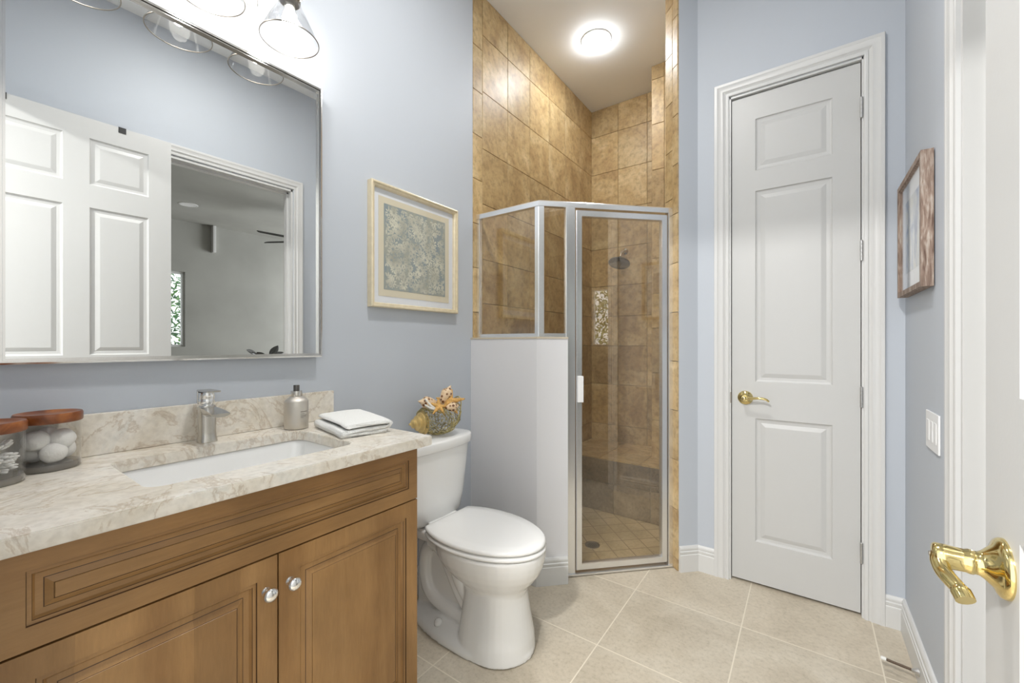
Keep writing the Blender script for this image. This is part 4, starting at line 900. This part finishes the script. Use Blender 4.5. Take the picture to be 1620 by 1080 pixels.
# ------------------------------------------------------------------ bedroom beyond the doorway
BX = 6.2; BC = 3.05
bm = NB(); box(bm, XR+0.06, BX+0.1, -2.6, 6.0, -0.1, -0.002); struct('floor_bedroom', bm, 'bedfloor')
bm = NB(); box(bm, XR+0.12, BX+0.1, -2.6, 6.0, BC, BC+0.1); struct('ceiling_bedroom', bm, 'greige')
WY0, WY1, WZ0, WZ1 = 1.05, 2.005, 1.16, 2.285
W2a, W2b = -0.55, 0.55
bm = NB(); wall_open(bm, -2.6, 6.0, 0, BC, BX, BX+0.12, [(WY0, WY1, WZ0, WZ1), (W2a, W2b, WZ0, WZ1)], lambda u, t, z: (t, u, z)); struct('wall_bedroom_far', bm, 'greige')
bm = NB(); box(bm, XR+0.12, BX, 5.9, 6.0, 0, BC); struct('wall_bedroom_side', bm, 'greige')
bm = NB(); box(bm, XR+0.0005+0.12, XR+0.14, 1.70, 5.9, 0, BC); struct('wall_bedroom_near', bm, 'greige')
for i, (a, b) in enumerate(((WY0, WY1), (W2a, W2b))):
    bm = NB(); sweep(bm, [(a, WZ0), (b, WZ0), (b, WZ1), (a, WZ1)], [(0, 0), (0, 0.07), (0.028, 0.07), (0.028, 0.035), (0.034, 0.035), (0.034, 0)], lambda u, v_, h: (BX+0.10-h, u, v_), closed=True); recalc(bm)
    wf = struct('window_%d' % (i+1), bm, 'white')
    bm = NB(); box(bm, BX+0.05, BX+0.054, a+0.03, b-0.03, WZ0+0.03, WZ1-0.03); obj('window_pane', bm, 'pane', wf)
rnd = random.Random(9)
hedge = thing('hedge_tree', 'leafy green tree outside the bedroom windows', 'tree', (8.0, 0.9, 0))
bm = NB()
for i in range(9000):
    while True:
        q = Vector((rnd.uniform(-1, 1), rnd.uniform(-1, 1), rnd.uniform(-1, 1)))
        if q.length < 1: break
    c = Vector((8.3, 0.8, 1.75)) + Vector((q.x*0.8, q.y*3.3, q.z*1.5)); s = rnd.uniform(0.03, 0.06)
    a = Vector((rnd.gauss(0, 1), rnd.gauss(0, 1), rnd.gauss(0, 1))).normalized(); b = a.orthogonal().normalized(); n_ = a.cross(b)
    vs = [c-a*s, c-a*s*0.2+b*s*0.45+n_*s*0.08, c+a*s*0.5+b*s*0.35, c+a*s*1.1, c+a*s*0.5-b*s*0.35, c-a*s*0.2-b*s*0.45+n_*s*0.08]
    bm.faces.new([bm.verts.new(v) for v in vs])
P('foliage', bm, 'leaf', hedge)
bm = NB(); tube(bm, [(8.2, 0.9, -0.1), (8.25, 0.85, 0.5), (8.3, 0.8, 1.2), (8.3, 0.8, 2.0)], [0.10, 0.08, 0.06, 0.03], 10); recalc(bm); P('trunk', bm, 'trunk', hedge, smooth=True)
downlight(5.25, 1.80, BC, 'recessed ceiling light in the bedroom ceiling seen in the mirror', 0, 0.09)
fan = thing('ceiling_fan', 'dark bladed ceiling fan in the bedroom seen in the mirror', 'ceiling fan', (4.45, 3.02, BC))
fz_ = 2.66; fc = Vector((4.45, 3.02, 0))
bm = NB(); tube(bm, [fc+Vector((0, 0, BC-0.001)), fc+Vector((0, 0, fz_+0.05))], 0.014, 12); recalc(bm); P('rod', bm, 'fan', fan)
bm = NB(); lathe(bm, [(0.03, fz_+0.09), (0.10, fz_+0.07), (0.11, fz_+0.02), (0.09, fz_-0.03), (0.02, fz_-0.04)], 30, Matrix.Translation(fc)); recalc(bm); P('motor', bm, 'fan', fan, angle=50)
for k in range(3):
    a = math.radians(-88+56*(k == 1)-148*(k == 2)); d = Vector((math.cos(a), math.sin(a), 0)); n_ = Vector((-d.y, d.x, 0.42)); rs = []
    for t, w in ((0.10, 0.03), (0.2, 0.065), (0.45, 0.06), (0.66, 0.05), (0.68, 0.03)):
        c = fc+d*t+Vector((0, 0, fz_+0.02)); rs.append([c-n_*w, c+n_*w, c+n_*w+Vector((0, 0, 0.008)), c-n_*w+Vector((0, 0, 0.008))])
    bm = NB(); loft(bm, rs); recalc(bm); P('blade', bm, 'fan', fan)
bm = NB(); box(bm, XR+0.12, BX, -2.7, -2.6, 0, BC); box(bm, XR+0.12, XR+0.14, -2.6, 0.66, 0, BC); struct('wall_bedroom_unseen', bm, 'greige')  # unseen walls, added to shut world light out of the bedroom
bm = NB(); box(bm, BX-0.09, BX, 2.335, 2.375, 2.63, BC-0.001); recalc(bm); bevel(bm, 0.004, 1); struct('trim_6', bm, 'white', 'short white vertical box on the bedroom wall under the ceiling')
# metal leaf sculpture standing on a stand in the bedroom
sc = thing('leaf_sculpture', 'grey metal leaf sculpture in the bedroom cut by the mirror bottom', 'sculpture', (4.9, 2.60, 0))
base = Vector((4.9, 2.60, 0))
bm = NB(); lathe(bm, [(0.14, 0), (0.14, 0.02), (0.02, 0.03), (0.012, 0.05), (0.012, 1.02)], 24, Matrix.Translation(base)); recalc(bm); P('stand', bm, 'leafmetal', sc, angle=50)
for k, (dy, dz, ll, tl) in enumerate(((-0.17, 0.09, 0.15, -0.4), (0.12, 0.10, 0.20, 0.9), (0.17, 0.05, 0.18, 0.35), (-0.05, 0.04, 0.14, 2.4))):
    bm = NB(); c = base+Vector((0, dy, 1.0+dz)); d = Vector((0.1, math.cos(tl), math.sin(tl))).normalized(); n_ = Vector((0.8, -d.z*0.6, d.y*0.6)).normalized(); rs = []
    for t in range(9):
        u = t/8-0.5; w = 0.055*math.cos(u*PI)**0.8+0.002; p = c+d*ll*u; e = Vector((0.004, 0, 0)); rs.append([p-n_*w, p+Vector((0.012, 0, 0)), p+n_*w, p+n_*w+e, p+Vector((0.016, 0, 0)), p-n_*w+e])
    loft(bm, rs); tube(bm, [base+Vector((0, 0, 1.0)), c], 0.005, 6); recalc(bm); P('metal_leaf', bm, 'leafmetal', sc, smooth=True)

l = area_light('bedroom_fill_lamp', (4.4, 5.8, 1.6), 2.2, BEDROOM_FILL_W, (0.96, 0.98, 1.0), (math.radians(-90), 0, 0), 'SQUARE')  # added fill for the bedroom; no window stands on this side
